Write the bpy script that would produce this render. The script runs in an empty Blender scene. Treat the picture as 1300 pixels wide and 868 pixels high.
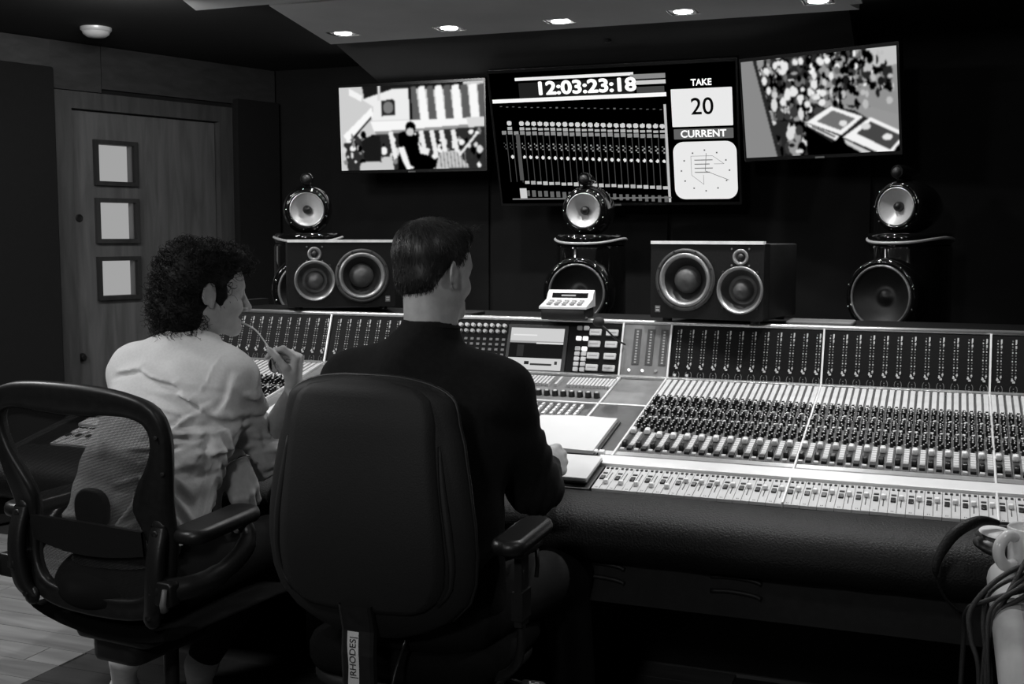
import bpy, math, random
import numpy as np
from mathutils import Matrix, Vector

D, C = bpy.data, bpy.context.scene.collection
rad = math.radians
SC = bpy.context.scene

# ------------------------------------------------------------------ camera
cam_d = D.cameras.new('camera'); cam = D.objects.new('camera', cam_d); C.objects.link(cam)
cam_d.sensor_width = 36.0; cam_d.lens = 1448 / 1300 * 36.0; cam_d.clip_start = 0.05
R_, U_, F_ = Vector((.9344, .3563, .0014)), Vector((-.0347, .0871, .9956)), Vector((-.3544, .9303, -.0937))
mw = Matrix.Identity(4)
for i in range(3):
    mw[i][0], mw[i][1], mw[i][2] = R_[i], U_[i], -F_[i]
mw[2][3] = 1.39
cam.matrix_world = mw
SC.camera = cam

# ------------------------------------------------------------------ world, exposure
wd = D.worlds.new('World'); SC.world = wd; wd.use_nodes = True
wd.node_tree.nodes['Background'].inputs[0].default_value = (.5, .5, .5, 1)
wd.node_tree.nodes['Background'].inputs[1].default_value = 0.006
SC.view_settings.view_transform = 'Standard'; SC.view_settings.look = 'None'
SC.view_settings.exposure = 0.0; SC.view_settings.gamma = 1.0
SC.view_settings.use_curve_mapping = False
SC.cycles.max_bounces = 5
SC.cycles.sample_clamp_indirect = 3.0

# ------------------------------------------------------------------ unseen fill lights added for the men, floor, door and side table
def area(name, loc, target, size, power):
    l = D.lights.new(name, 'AREA'); l.shape = 'DISK'; l.size = size; l.energy = power
    o = D.objects.new(name, l); C.objects.link(o); o.location = loc
    o.rotation_euler = (Vector(target) - Vector(loc)).to_track_quat('-Z', 'Y').to_euler()
    return o
FILL_LAMPS = [((-2.2, .95, 2.28), (-1.85, 2.25, .85), .30, 14.0),
              ((-.55, -.85, 2.25), (-1.5, 2.2, .9), .30, 19.0),
              ((-3.45, 2.2, 2.28), (-2.6, 2.6, .1), .30, 22.0),
              ((-3.0, 3.6, 2.28), (-3.7, 4.9, 1.0), .30, 9.0),
              ((.42, 1.75, 2.28), (.2, 2.2, .7), .20, 5.0)]
for k, (a, b, s, p) in enumerate(FILL_LAMPS):
    area('unseen_fill_lamp', a, b, s, p)

# ------------------------------------------------------------------ materials (black and white photograph: greys only)
def mat(name, g, rough=.5, metal=0.0, var=.12, scale=30.0, bump=0.0, emit=0.0, spec=.5, stretch=None, coat=0.0):
    m = D.materials.new(name); m.use_nodes = True
    nt = m.node_tree; b = nt.nodes['Principled BSDF']
    tc = nt.nodes.new('ShaderNodeTexCoord'); mp = nt.nodes.new('ShaderNodeMapping'); nz = nt.nodes.new('ShaderNodeTexNoise')
    mp.inputs['Scale'].default_value = stretch or (1, 1, 1)
    nz.inputs['Scale'].default_value = scale; nz.inputs['Detail'].default_value = 4
    nt.links.new(tc.outputs['Object'], mp.inputs[0]); nt.links.new(mp.outputs[0], nz.inputs['Vector'])
    rp = nt.nodes.new('ShaderNodeMapRange')
    rp.inputs['From Min'].default_value = .3; rp.inputs['From Max'].default_value = .7
    rp.inputs['To Min'].default_value = g * (1 - var); rp.inputs['To Max'].default_value = g * (1 + var)
    nt.links.new(nz.outputs['Fac'], rp.inputs['Value'])
    nt.links.new(rp.outputs[0], b.inputs['Base Color'])
    b.inputs['Roughness'].default_value = rough; b.inputs['Metallic'].default_value = metal
    b.inputs['Specular IOR Level'].default_value = spec
    b.inputs['Coat Weight'].default_value = coat
    if bump:
        bp = nt.nodes.new('ShaderNodeBump'); bp.inputs['Strength'].default_value = bump; bp.inputs['Distance'].default_value = .003
        nt.links.new(nz.outputs['Fac'], bp.inputs['Height']); nt.links.new(bp.outputs[0], b.inputs['Normal'])
    if emit:
        b.inputs['Emission Color'].default_value = (1, 1, 1, 1); b.inputs['Emission Strength'].default_value = emit
    return m
def emission(name, e):
    m = D.materials.new(name); m.use_nodes = True; nt = m.node_tree; nt.nodes.clear()
    em = nt.nodes.new('ShaderNodeEmission'); em.inputs[0].default_value = (1, 1, 1, 1); em.inputs[1].default_value = e
    nt.links.new(em.outputs[0], nt.nodes.new('ShaderNodeOutputMaterial').inputs[0]); return m
def attr_screen(name, strength):
    m = D.materials.new(name); m.use_nodes = True; nt = m.node_tree; nt.nodes.clear()
    at = nt.nodes.new('ShaderNodeAttribute'); at.attribute_name = 'picture'
    em = nt.nodes.new('ShaderNodeEmission'); em.inputs[1].default_value = strength
    nt.links.new(at.outputs['Color'], em.inputs[0])
    nt.links.new(em.outputs[0], nt.nodes.new('ShaderNodeOutputMaterial').inputs[0]); return m
def wood(name, g, rough=.5, along='X', ring=14.0, var=.35):
    m = D.materials.new(name); m.use_nodes = True; nt = m.node_tree; b = nt.nodes['Principled BSDF']
    tc = nt.nodes.new('ShaderNodeTexCoord'); mp = nt.nodes.new('ShaderNodeMapping')
    sc = {'X': (.35, 3, 3), 'Y': (3, .35, 3), 'Z': (3, 3, .35)}[along]
    mp.inputs['Scale'].default_value = sc
    nz = nt.nodes.new('ShaderNodeTexNoise'); nz.inputs['Scale'].default_value = ring; nz.inputs['Detail'].default_value = 6
    nz.inputs['Distortion'].default_value = .6
    inf = nt.nodes.new('ShaderNodeObjectInfo')
    ad = nt.nodes.new('ShaderNodeVectorMath'); ad.operation = 'ADD'
    nt.links.new(tc.outputs['Object'], mp.inputs[0]); nt.links.new(mp.outputs[0], ad.inputs[0]); nt.links.new(inf.outputs['Random'], ad.inputs[1])
    nt.links.new(ad.outputs[0], nz.inputs['Vector'])
    rp = nt.nodes.new('ShaderNodeMapRange'); rp.inputs['From Min'].default_value = .3; rp.inputs['From Max'].default_value = .7
    rp.inputs['To Min'].default_value = g * (1 - var); rp.inputs['To Max'].default_value = g * (1 + var)
    nt.links.new(nz.outputs['Fac'], rp.inputs['Value'])
    mu = nt.nodes.new('ShaderNodeMath'); mu.operation = 'MULTIPLY'
    r2 = nt.nodes.new('ShaderNodeMapRange'); r2.inputs['To Min'].default_value = .8; r2.inputs['To Max'].default_value = 1.15
    nt.links.new(inf.outputs['Random'], r2.inputs['Value']); nt.links.new(rp.outputs[0], mu.inputs[0]); nt.links.new(r2.outputs[0], mu.inputs[1])
    nt.links.new(mu.outputs[0], b.inputs['Base Color']); b.inputs['Roughness'].default_value = rough
    return m
def net_fabric(name, g, cover):
    m = mat(name, g, .7); nt = m.node_tree; b = nt.nodes['Principled BSDF']; out = [n for n in nt.nodes if n.type == 'OUTPUT_MATERIAL'][0]
    tc = nt.nodes.new('ShaderNodeTexCoord')
    mx = nt.nodes.new('ShaderNodeMath'); mx.operation = 'MAXIMUM'
    for k, ax in enumerate(('X', 'Z')):
        wv = nt.nodes.new('ShaderNodeTexWave'); wv.wave_type = 'BANDS'; wv.bands_direction = ax; wv.inputs['Scale'].default_value = 125
        nt.links.new(tc.outputs['Object'], wv.inputs['Vector'])
        gt = nt.nodes.new('ShaderNodeMath'); gt.operation = 'GREATER_THAN'; gt.inputs[1].default_value = 1 - cover
        nt.links.new(wv.outputs['Fac'], gt.inputs[0]); nt.links.new(gt.outputs[0], mx.inputs[k])
    tr = nt.nodes.new('ShaderNodeBsdfTransparent'); ms = nt.nodes.new('ShaderNodeMixShader')
    nt.links.new(mx.outputs[0], ms.inputs[0]); nt.links.new(tr.outputs[0], ms.inputs[1]); nt.links.new(b.outputs[0], ms.inputs[2])
    nt.links.new(ms.outputs[0], out.inputs[0]); return m

M = dict(
    wall=mat('dark_wall_fabric', .007, .95, var=.25, scale=6),
    wallR=mat('black_wall_fabric', .006, .95),
    ceil=mat('black_ceiling', .008, .9),
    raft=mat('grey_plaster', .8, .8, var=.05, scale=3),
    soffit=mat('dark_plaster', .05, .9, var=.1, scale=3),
    doorwood=wood('pale_oak', .13, .5, 'Z', 7, .28), doorframe=wood('oak_frame', .085, .55, 'Z', 8, .28), headwood=wood('oak_header', .05, .55, 'Y', 9, .25),
    rebate=wood('oak_rebate', .035, .6, 'Z', 8, .25),
    pane=emission('frosted_lit_glass', .36), blackhole=mat('dark_brass', .03, .4, .5),
    plank=wood('pale_floor_board', .30, .38, 'X', 6, .3), plank_shaded=wood('shaded_floor_board', .09, .42, 'X', 6, .3),  # second board tone carries the shadow around the console
    slab=mat('floor_gap', .02, .9),
    black=mat('black_plastic', .013, .42, var=.2, scale=60, bump=.05), rubber=mat('soft_black_plastic', .012, .38, bump=.12, scale=220),
    blackm=mat('black_matte', .007, .7), gloss=mat('gloss_black_lacquer', .006, .08, coat=.6, var=.02),
    shell=mat('charcoal_chair_shell', .013, .6, spec=.3, var=.08, scale=300, bump=.15),
    fabric=mat('black_chair_fabric', .005, .95, spec=.1, bump=.4, scale=400),
    net=net_fabric('woven_net', .008, .46),
    leather=mat('black_leather', .006, .5, var=.35, scale=220, bump=.6, spec=.18),
    panelD=mat('dark_console_panel', .05, .42, var=.25, scale=24), panelB=mat('black_console_panel', .004, .5, spec=.12, var=.1),
    panelG=mat('grey_console_panel', .16, .4, var=.22, scale=18), panelL=mat('light_console_panel', .52, .45, var=.06, scale=40),
    stripG=mat('channel_strip_grey', .10, .5, var=.1, scale=40),
    white=mat('white_label', .68, .5, var=.06), cap=mat('white_fader_cap', .8, .4, var=.03), capd=mat('grey_fader_cap', .3, .45),
    knob=mat('black_knob', .010, .32), knobtop=mat('grey_knob_top', .5, .4), slot=mat('fader_slot', .006, .6),
    alu=mat('brushed_aluminium', .62, .33, .85, var=.06, scale=80), alup=mat('pale_aluminium', .75, .4, .3, var=.04),
    dot=mat('pale_legend', .42, .5), dot2=mat('dim_legend', .13, .5), chrome=mat('chrome', .85, .08, 1.0, var=.01),
    silver=mat('silver_cone', .62, .42, .25, var=.05), conek=mat('dark_cone', .012, .45), dome=mat('fabric_dome', .06, .5, var=.3, scale=40),
    ring=mat('driver_ring', .30, .34, .6, var=.2, scale=30), ringd=mat('dark_driver_ring', .05, .45, .2),
    cab=mat('monitor_cabinet', .007, .5, spec=.2, var=.2, scale=120, bump=.1), trim=mat('lit_top_edge', .78, .4, .1),  # last one: pale colour for the lit top edge of the monitors
    tv=mat('screen_bezel', .008, .25), shirt=mat('white_cotton', .62, .85, var=.05, scale=160, bump=.15),
    jersey=mat('black_jersey', .008, .95, var=.2, scale=90, bump=.2, spec=.2), trouser=mat('dark_trousers', .005, .9, spec=.2),
    skin=mat('skin', .37, .5, var=.10, scale=55, bump=.08), hair=mat('black_hair', .005, .65, var=.3, spec=.18),
    hairb=mat('brown_hair', .018, .42, var=.4, spec=.6), shoe=mat('white_canvas', .75, .8, var=.1), sole=mat('shoe_sole', .6, .6),
    paper=mat('white_paper', .60, .7, var=.02, scale=9), tape=mat('masking_tape', .62, .7, var=.06), ink=mat('black_ink', .01, .6),
    rail=wood('pale_pine', .34, .5, 'Y', 5, .45), tabl=wood('table_top', .16, .5, 'Y', 8, .3),
    mug=mat('white_ceramic', .72, .18, var=.02), cablem=mat('braided_black', .022, .45, var=.7, scale=600, bump=.6),
    lamp=emission('lamp_glow', 14.0), lampw=emission('lit_button', 1.3), lit2=emission('lit_button_dim', .55), baffle=mat('lamp_baffle', .06, .4),
    scr=attr_screen('screen_picture', 1.0), txt=emission('screen_text', 1.15), txtk=mat('screen_black_text', .004, .8), grey=emission('screen_grey', .12),
    white2=emission('screen_white', .82),
)

# ------------------------------------------------------------------ mesh helpers
class MB:
    def __init__(s): s.v, s.f, s.mi, s.sm, s.T, s.c, s.smooth = [], [], [], [], None, 0, False
    def add(s, vs, fs, sm=None):
        o = len(s.v)
        s.v += [tuple(s.T @ Vector(p)) for p in vs] if s.T is not None else [tuple(p) for p in vs]
        for f in fs:
            s.f.append(tuple(i + o for i in f)); s.mi.append(s.c); s.sm.append(s.smooth if sm is None else sm)
        return s
    def box(s, c, d, rot=None):
        x, y, z = (q / 2 for q in d); c = Vector(c)
        p = [Vector((a * x, b * y, e * z)) for e in (-1, 1) for b in (-1, 1) for a in (-1, 1)]
        if rot is not None: p = [rot @ q for q in p]
        return s.add([q + c for q in p], [(0, 2, 3, 1), (4, 5, 7, 6), (0, 1, 5, 4), (2, 6, 7, 3), (0, 4, 6, 2), (1, 3, 7, 5)], False)
    def span(s, a, b): return s.box([(p + q) / 2 for p, q in zip(a, b)], [abs(q - p) for p, q in zip(a, b)])
    def lathe(s, prof, n=24, caps=True):          # profile of (r, z) about local z
        vs = [(r * math.cos(2 * math.pi * k / n), r * math.sin(2 * math.pi * k / n), z) for r, z in prof for k in range(n)]
        fs = [(i * n + k, i * n + (k + 1) % n, (i + 1) * n + (k + 1) % n, (i + 1) * n + k) for i in range(len(prof) - 1) for k in range(n)]
        s.add(vs, fs, True)
        if caps:
            for r, i in ((0, 0), (1, len(prof) - 1)):
                if prof[i][0] > 1e-4:
                    o = [(prof[i][0] * math.cos(2 * math.pi * k / n), prof[i][0] * math.sin(2 * math.pi * k / n), prof[i][1]) for k in range(n)]
                    s.add(o, [tuple(range(n)) if r else tuple(reversed(range(n)))], False)
        return s
    def cyl(s, a, b, r, r2=None, n=12, caps=True):
        a, b = Vector(a), Vector(b); d = b - a; T0 = s.T
        T = Matrix.Translation(a) @ d.to_track_quat('Z', 'Y').to_matrix().to_4x4()
        s.T = T if T0 is None else T0 @ T
        s.lathe([(r, 0), (r if r2 is None else r2, d.length)], n, caps); s.T = T0; return s
    def at(s, a, axis, prof, n=24, caps=True):
        T0 = s.T; T = Matrix.Translation(Vector(a)) @ Vector(axis).to_track_quat('Z', 'Y').to_matrix().to_4x4()
        s.T = T if T0 is None else T0 @ T; s.lathe(prof, n, caps); s.T = T0; return s
    def ball(s, c, r, n=12, sq=(1, 1, 1)):
        vs, m = [], n // 2
        for i in range(m + 1):
            a = math.pi * i / m
            for k in range(n):
                b = 2 * math.pi * k / n
                vs.append((c[0] + sq[0] * r * math.sin(a) * math.cos(b), c[1] + sq[1] * r * math.sin(a) * math.sin(b), c[2] + sq[2] * r * math.cos(a)))
        return s.add(vs, [(i * n + k, (i + 1) * n + k, (i + 1) * n + (k + 1) % n, i * n + (k + 1) % n) for i in range(m) for k in range(n)], True)
    def torus(s, c, axis, R, r, n=32, m=8):
        pr = [(R + r * math.cos(2 * math.pi * j / m), r * math.sin(2 * math.pi * j / m)) for j in range(m + 1)]
        return s.at(c, axis, pr, n, False)
    def tube(s, pts, r, n=6, caps=True, closed=False):
        pts = [Vector(p) for p in pts]; N = len(pts); vs = []; up = Vector((0, 0, 1))
        for i, p in enumerate(pts):
            t = (pts[min(i + 1, N - 1)] - pts[max(i - 1, 0)])
            if closed: t = pts[(i + 1) % N] - pts[i - 1]
            t.normalize()
            if i == 0: u = t.orthogonal().normalized()
            else:
                u = (u - t * u.dot(t)); u = u.normalized() if u.length > 1e-6 else t.orthogonal().normalized()
            w = t.cross(u); rr = r[i] if isinstance(r, (list, tuple)) else r
            vs += [p + (u * math.cos(2 * math.pi * k / n) + w * math.sin(2 * math.pi * k / n)) * rr for k in range(n)]
        fs = [(i * n + k, i * n + (k + 1) % n, (i + 1) * n + (k + 1) % n, (i + 1) * n + k) for i in range(N - 1) for k in range(n)]
        if closed: fs += [((N - 1) * n + k, (N - 1) * n + (k + 1) % n, (k + 1) % n, k) for k in range(n)]
        elif caps: fs += [tuple(reversed(range(n))), tuple((N - 1) * n + k for k in range(n))]
        return s.add(vs, fs, True)
    def prism(s, poly, z0, z1, ch=0.0):           # polygon in local xy (counter-clockwise), extruded along z, chamfered rims
        n = len(poly); cx = sum(p[0] for p in poly) / n; cy = sum(p[1] for p in poly) / n
        def ins(d):
            out = []
            for i in range(n):
                a, b, c = (Vector(poly[(i + j) % n][:2]) for j in (-1, 0, 1))
                e1, e2 = (b - a), (c - b)
                n1 = Vector((-e1.y, e1.x)).normalized() if e1.length > 1e-9 else Vector((0, 0)); n2 = Vector((-e2.y, e2.x)).normalized() if e2.length > 1e-9 else n1
                q = n1 + n2; out.append(b + q * (2 / max(.5, q.length_squared)) * d)
            return out
        rings = [(0, z0), (0, z1)] if not ch else [(ch, z0), (ch * .3, z0 + ch * .3), (0, z0 + ch), (0, z1 - ch), (ch * .3, z1 - ch * .3), (ch, z1)]
        vs = []
        for d, z in rings: vs += [(p[0], p[1], z) for p in (ins(d) if d else [Vector(q[:2]) for q in poly])]
        K = len(rings)
        s.add(vs, [(i * n + k, i * n + (k + 1) % n, (i + 1) * n + (k + 1) % n, (i + 1) * n + k) for i in range(K - 1) for k in range(n)], bool(ch))
        o = len(s.v) - len(vs)
        s.f.append(tuple(o + k for k in reversed(range(n)))); s.f.append(tuple(o + (K - 1) * n + k for k in range(n)))
        s.mi += [s.c, s.c]; s.sm += [False, False]; return s
    def rbox(s, c, d, r=.01, ch=.003, n=4):       # box with rounded outline in xy
        return s.prism([(c[0] + x, c[1] + y) for x, y in rrect(d[0], d[1], r, n)], c[2] - d[2] / 2, c[2] + d[2] / 2, min(ch, d[2] * .45))
    def grid(s, rows, sm=True, closed=False):     # rows of points
        n = len(rows[0]); vs = [p for r in rows for p in r]
        m = n if closed else n - 1
        return s.add(vs, [(i * n + k, i * n + (k + 1) % n, (i + 1) * n + (k + 1) % n, (i + 1) * n + k) for i in range(len(rows) - 1) for k in range(m)], sm)
    def mesh(s, name, mats):
        me = D.meshes.new(name); me.from_pydata(s.v, [], s.f); me.update()
        for m in (mats if isinstance(mats, (list, tuple)) else [mats]): me.materials.append(m)
        me.polygons.foreach_set('material_index', s.mi); me.polygons.foreach_set('use_smooth', s.sm); return me
def rrect(w, h, r, n=4):
    out = []
    for cx, cy, a in ((w / 2 - r, h / 2 - r, 0), (-w / 2 + r, h / 2 - r, 90), (-w / 2 + r, -h / 2 + r, 180), (w / 2 - r, -h / 2 + r, 270)):
        for k in range(n + 1): out.append((cx + r * math.cos(rad(a + 90 * k / n)), cy + r * math.sin(rad(a + 90 * k / n))))
    return out
def link(name, me, parent=None, world=True):
    o = D.objects.new(name, me); C.objects.link(o)
    if parent is not None:
        o.parent = parent
        if world: o.matrix_parent_inverse = Matrix(parent['_m']).inverted() if '_m' in parent else wm(parent).inverted()
    return o
def wm(o):
    m = Matrix.LocRotScale(o.location, o.rotation_euler, o.scale)
    if o.parent: return wm(o.parent) @ o.matrix_parent_inverse @ m
    return m
def obj(name, mb, mats, parent=None, world=False, stuff=False, label=None):
    o = link(name, mb.mesh(name, mats), parent, world)
    if stuff: o['kind'] = 'stuff'
    if label: o['label'] = label
    return o
def tag(o, label, cat, group=None):
    o['label'] = label; o['category'] = cat
    if group: o['group'] = group
    return o
def thing(name, label, cat, loc=(0, 0, 0), rz=0.0, group=None):
    o = D.objects.new(name, None); C.objects.link(o); o.location = loc; o.rotation_euler = (0, 0, rz); o.empty_display_size = .1
    return tag(o, label, cat, group)
def struct(name, mb, mats, parent=None):
    o = obj(name, mb, mats, parent)
    if parent is None: o['kind'] = 'structure'
    return o
def copy_tree(o, parent=None):
    c = o.copy(); C.objects.link(c)
    if parent is not None: c.parent = parent; c.matrix_parent_inverse = o.matrix_parent_inverse
    for ch in list(o.children): copy_tree(ch, c)
    return c
def text(name, body, size, mat_, T, parent=None, align='CENTER', depth=.0004, xs=1.0, offset=0.0):
    cu = D.curves.new(name, 'FONT'); cu.body = body; cu.size = size; cu.extrude = depth; cu.align_x = align; cu.align_y = 'CENTER'
    o = D.objects.new(name, cu); C.objects.link(o); me = D.meshes.new_from_object(o)
    V = [v.co.copy() for v in me.vertices]; F = [tuple(p.vertices) for p in me.polygons]; b = MB()
    D.objects.remove(o); D.curves.remove(cu); D.meshes.remove(me)
    for dx, dy in ((0, 0), (1, 0), (-1, 0), (0, 1), (0, -1), (.7, .7), (-.7, .7), (.7, -.7), (-.7, -.7)) if offset else ((0, 0),):
        b.add([(v.x + dx * offset, v.y + dy * offset, v.z) for v in V], F, False)
    b2 = b.mesh(name, mat_); b2.transform(T @ Matrix.Diagonal((xs, 1, 1, 1))); return link(name, b2, parent, False)
def holed_plate(name, w, h, th, holes, mat_, T, parent):
    cu = D.curves.new(name, 'CURVE'); cu.dimensions = '2D'; cu.fill_mode = 'BOTH'; cu.extrude = th / 2
    for pts in [rrect(w, h, .006, 3)] + [[(x + q * math.cos(2 * math.pi * k / 40), y + q * math.sin(2 * math.pi * k / 40)) for k in range(40)] for x, y, q in holes]:
        sp = cu.splines.new('POLY'); sp.points.add(len(pts) - 1); sp.use_cyclic_u = True
        for p, (x, y) in zip(sp.points, pts): p.co = (x, y, 0, 1)
    o = D.objects.new(name, cu); C.objects.link(o); me = D.meshes.new_from_object(o); me.name = name
    D.objects.remove(o); D.curves.remove(cu); me.transform(T); me.materials.clear(); me.materials.append(mat_); return link(name, me, parent, False)
def frame(o, x, y, z):                             # matrix from origin and three axes
    m = Matrix.Identity(4)
    for i in range(3): m[i][0], m[i][1], m[i][2], m[i][3] = x[i], y[i], z[i], o[i]
    return m
def smooth_path(pts, n=6):                         # Catmull-Rom through points
    P = [Vector(p) for p in pts]; P = [P[0] * 2 - P[1]] + P + [P[-1] * 2 - P[-2]]; out = []
    for i in range(1, len(P) - 2):
        for k in range(n):
            t = k / n; a, b, c, d = P[i - 1:i + 3]
            out.append(.5 * ((2 * b) + (c - a) * t + (2 * a - 5 * b + 4 * c - d) * t * t + (3 * b - a - 3 * c + d) * t ** 3))
    return out + [P[-2]]

# ------------------------------------------------------------------ smooth solid modelling for bodies, clothes and hair
class Solid:
    def __init__(s, h): s.h, s.p, s.disp = h, [], None
    def cap(s, a, b, ra, rb=None, k=.02, sub=False): s.p.append(('c', np.array(a, float), np.array(b, float), ra, ra if rb is None else rb, k, sub)); return s
    def ell(s, c, r, R=None, k=.02, sub=False): s.p.append(('e', np.array(c, float), np.array(r, float), np.eye(3) if R is None else np.array(R, float), 0, k, sub)); return s
    def xform(s, fr, scale=1.0):                   # (origin, 3x3) applied to everything added so far that is not yet placed
        o, R = np.array(fr[0], float), np.array(fr[1], float); out = []
        for q in s.p:
            if q[0] == 'c': out.append(('c', o + R @ (q[1] * scale), o + R @ (q[2] * scale), q[3] * scale, q[4] * scale, q[5] * scale, q[6]))
            else: out.append(('e', o + R @ (q[1] * scale), q[2] * scale, R @ q[3], 0, q[5] * scale, q[6]))
        s.p = out; return s
    def bounds(s, q):
        if q[0] == 'c':
            lo = np.minimum(q[1] - q[3], q[2] - q[4]); hi = np.maximum(q[1] + q[3], q[2] + q[4])
        else: m = q[2].max(); lo, hi = q[1] - m, q[1] + m
        return lo, hi
    def field(s, clip_lo=None):
        h = s.h; bb = [s.bounds(q) for q in s.p if not q[6]]
        lo = np.min([b[0] for b in bb], 0) - 3 * h; hi = np.max([b[1] for b in bb], 0) + 3 * h
        if clip_lo is not None: lo = np.maximum(lo, clip_lo)
        n = np.ceil((hi - lo) / h).astype(int) + 1
        F = np.full(n, .08, np.float32)
        for q in s.p:
            a, b = s.bounds(q); g = q[5] + 4 * h + (.02 if s.disp else 0)
            i0 = np.clip(np.floor((a - g - lo) / h).astype(int), 0, n); i1 = np.clip(np.ceil((b + g - lo) / h).astype(int) + 1, 0, n)
            if (i1 <= i0).any(): continue
            ax = [(lo[k] + h * np.arange(i0[k], i1[k])).astype(np.float32) for k in range(3)]
            X, Y, Z = np.meshgrid(*ax, indexing='ij')
            if q[0] == 'c':
                ba = q[2] - q[1]; L = max(ba @ ba, 1e-9)
                px, py, pz = X - q[1][0], Y - q[1][1], Z - q[1][2]
                t = np.clip((px * ba[0] + py * ba[1] + pz * ba[2]) / L, 0, 1)
                d = np.sqrt((px - t * ba[0]) ** 2 + (py - t * ba[1]) ** 2 + (pz - t * ba[2]) ** 2) - (q[3] + (q[4] - q[3]) * t)
            else:
                px, py, pz = X - q[1][0], Y - q[1][1], Z - q[1][2]; R = q[3]
                u = [(R[0][k] * px + R[1][k] * py + R[2][k] * pz) for k in range(3)]
                k0 = np.sqrt(sum((u[k] / q[2][k]) ** 2 for k in range(3))); k1 = np.sqrt(sum((u[k] / q[2][k] ** 2) ** 2 for k in range(3)))
                d = k0 * (k0 - 1) / np.maximum(k1, 1e-6)
            sl = tuple(slice(i0[k], i1[k]) for k in range(3)); A = F[sl]; kk = max(q[5], 1e-5)
            if q[6]: A2 = -A; hh = np.maximum(kk - np.abs(A2 - d), 0) / kk; F[sl] = -(np.minimum(A2, d) - hh * hh * kk / 4)
            else: hh = np.maximum(kk - np.abs(A - d), 0) / kk; F[sl] = np.minimum(A, d) - hh * hh * kk / 4
        if s.disp:
            near = np.nonzero(np.abs(F) < .03)
            P = [lo[k] + h * near[k] for k in range(3)]
            F[near] -= s.disp(*P).astype(np.float32)
        return F, lo
    def build(s, name, mats, parent=None, clip_lo=None, world=True):
        F, lo = s.field(clip_lo); h = s.h
        ins = F < 0
        cnt = np.zeros(np.array(F.shape) - 1, np.int8)
        for dx in (0, 1):
            for dy in (0, 1):
                for dz in (0, 1): cnt += ins[dx:F.shape[0] - 1 + dx, dy:F.shape[1] - 1 + dy, dz:F.shape[2] - 1 + dz]
        act = np.nonzero((cnt > 0) & (cnt < 8)); n = len(act[0])
        ids = np.full(cnt.shape, -1, np.int32); ids[act] = np.arange(n)
        acc = np.zeros((n, 3)); w = np.zeros(n)
        cor = [(0, 0, 0), (1, 0, 0), (0, 1, 0), (1, 1, 0), (0, 0, 1), (1, 0, 1), (0, 1, 1), (1, 1, 1)]
        val = [F[act[0] + c[0], act[1] + c[1], act[2] + c[2]] for c in cor]
        for i in range(8):
            for a in range(3):
                if cor[i][a] == 0:
                    j = i + (1 << a); va, vb = val[i], val[j]; m = (va < 0) != (vb < 0)
                    t = np.where(m, va / np.where(m, va - vb, 1), 0)
                    p = np.array(cor[i], float)[None, :].repeat(n, 0); p[:, a] += t
                    acc[m] += p[m]; w[m] += 1
        V = lo + h * (np.stack(act, 1) + acc / w[:, None])
        Q = []
        for a in range(3):
            b, c = (a + 1) % 3, (a + 2) % 3
            s0 = [slice(1, -1)] * 3; s0[a] = slice(0, F.shape[a] - 1); s1 = list(s0); s1[a] = slice(1, F.shape[a])
            A, B = ins[tuple(s0)], ins[tuple(s1)]
            e = np.nonzero(A != B); base = [e[k] + (0 if k == a else 1) for k in range(3)]
            flip = A[e]
            def cid(db, dc):
                q = list(base); q[b] = q[b] + db; q[c] = q[c] + dc; return ids[tuple(q)]
            f = np.stack([cid(-1, -1), cid(0, -1), cid(0, 0), cid(-1, 0)], 1)
            f[~flip] = f[~flip][:, ::-1]; Q.append(f)
        Q = np.concatenate(Q); Q = Q[(Q >= 0).all(1)]
        me = D.meshes.new(name); me.vertices.add(n); me.vertices.foreach_set('co', V.astype(np.float32).ravel())
        me.loops.add(Q.size); me.loops.foreach_set('vertex_index', Q.astype(np.int32).ravel())
        me.polygons.add(len(Q)); me.polygons.foreach_set('loop_start', np.arange(0, Q.size, 4, dtype=np.int32))
        me.update(calc_edges=True); me.validate()
        me.polygons.foreach_set('use_smooth', np.ones(len(me.polygons), bool)); me.materials.append(mats)
        return link(name, me, parent, world)
def yaw_pitch(yaw, pitch=0.0, roll=0.0):           # yaw to the right of +Y, pitch downwards, roll to the right (degrees)
    return np.array(Matrix.Rotation(-rad(yaw), 3, 'Z') @ Matrix.Rotation(-rad(pitch), 3, 'X') @ Matrix.Rotation(rad(roll), 3, 'Y'))

# ================================================================== THE SETTING
random.seed(5)
CEIL = 2.34
WA, WD = Vector((-4.151, 4.528, 0)), Vector((.309, .951, 0)).normalized()      # the slanting left wall that holds the door
WN = Vector((WD.y, -WD.x, 0))                                                  # into the room
def wallframe(s=0.0): return frame(WA + WD * s, WD, Vector((0, 0, 1)), WN)     # local x along wall, y up, z into the room

fl = struct('floor', MB().span((-5.2, -1.5, -.12), (2.2, 6.2, -.012)), M['slab'])
pl_a, pl_b = {}, {}
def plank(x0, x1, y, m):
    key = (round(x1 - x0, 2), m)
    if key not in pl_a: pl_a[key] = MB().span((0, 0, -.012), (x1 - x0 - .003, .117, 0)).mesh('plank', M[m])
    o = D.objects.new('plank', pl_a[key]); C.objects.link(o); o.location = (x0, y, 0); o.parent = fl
y = 1.98; r = 0
while y < 4.1:
    off = (r * .47) % 1.1
    x = -4.24 + .3 * y - .5 - off
    while x < -2.64:
        x1 = min(x + 1.1, -2.64)
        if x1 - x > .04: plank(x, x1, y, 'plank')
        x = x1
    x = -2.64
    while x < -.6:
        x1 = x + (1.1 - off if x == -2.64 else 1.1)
        if x1 - x > .04: plank(x, x1, y, 'plank_shaded')  # same floor, the console's shadow put into the board colour
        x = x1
    y += .12; r += 1
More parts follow.
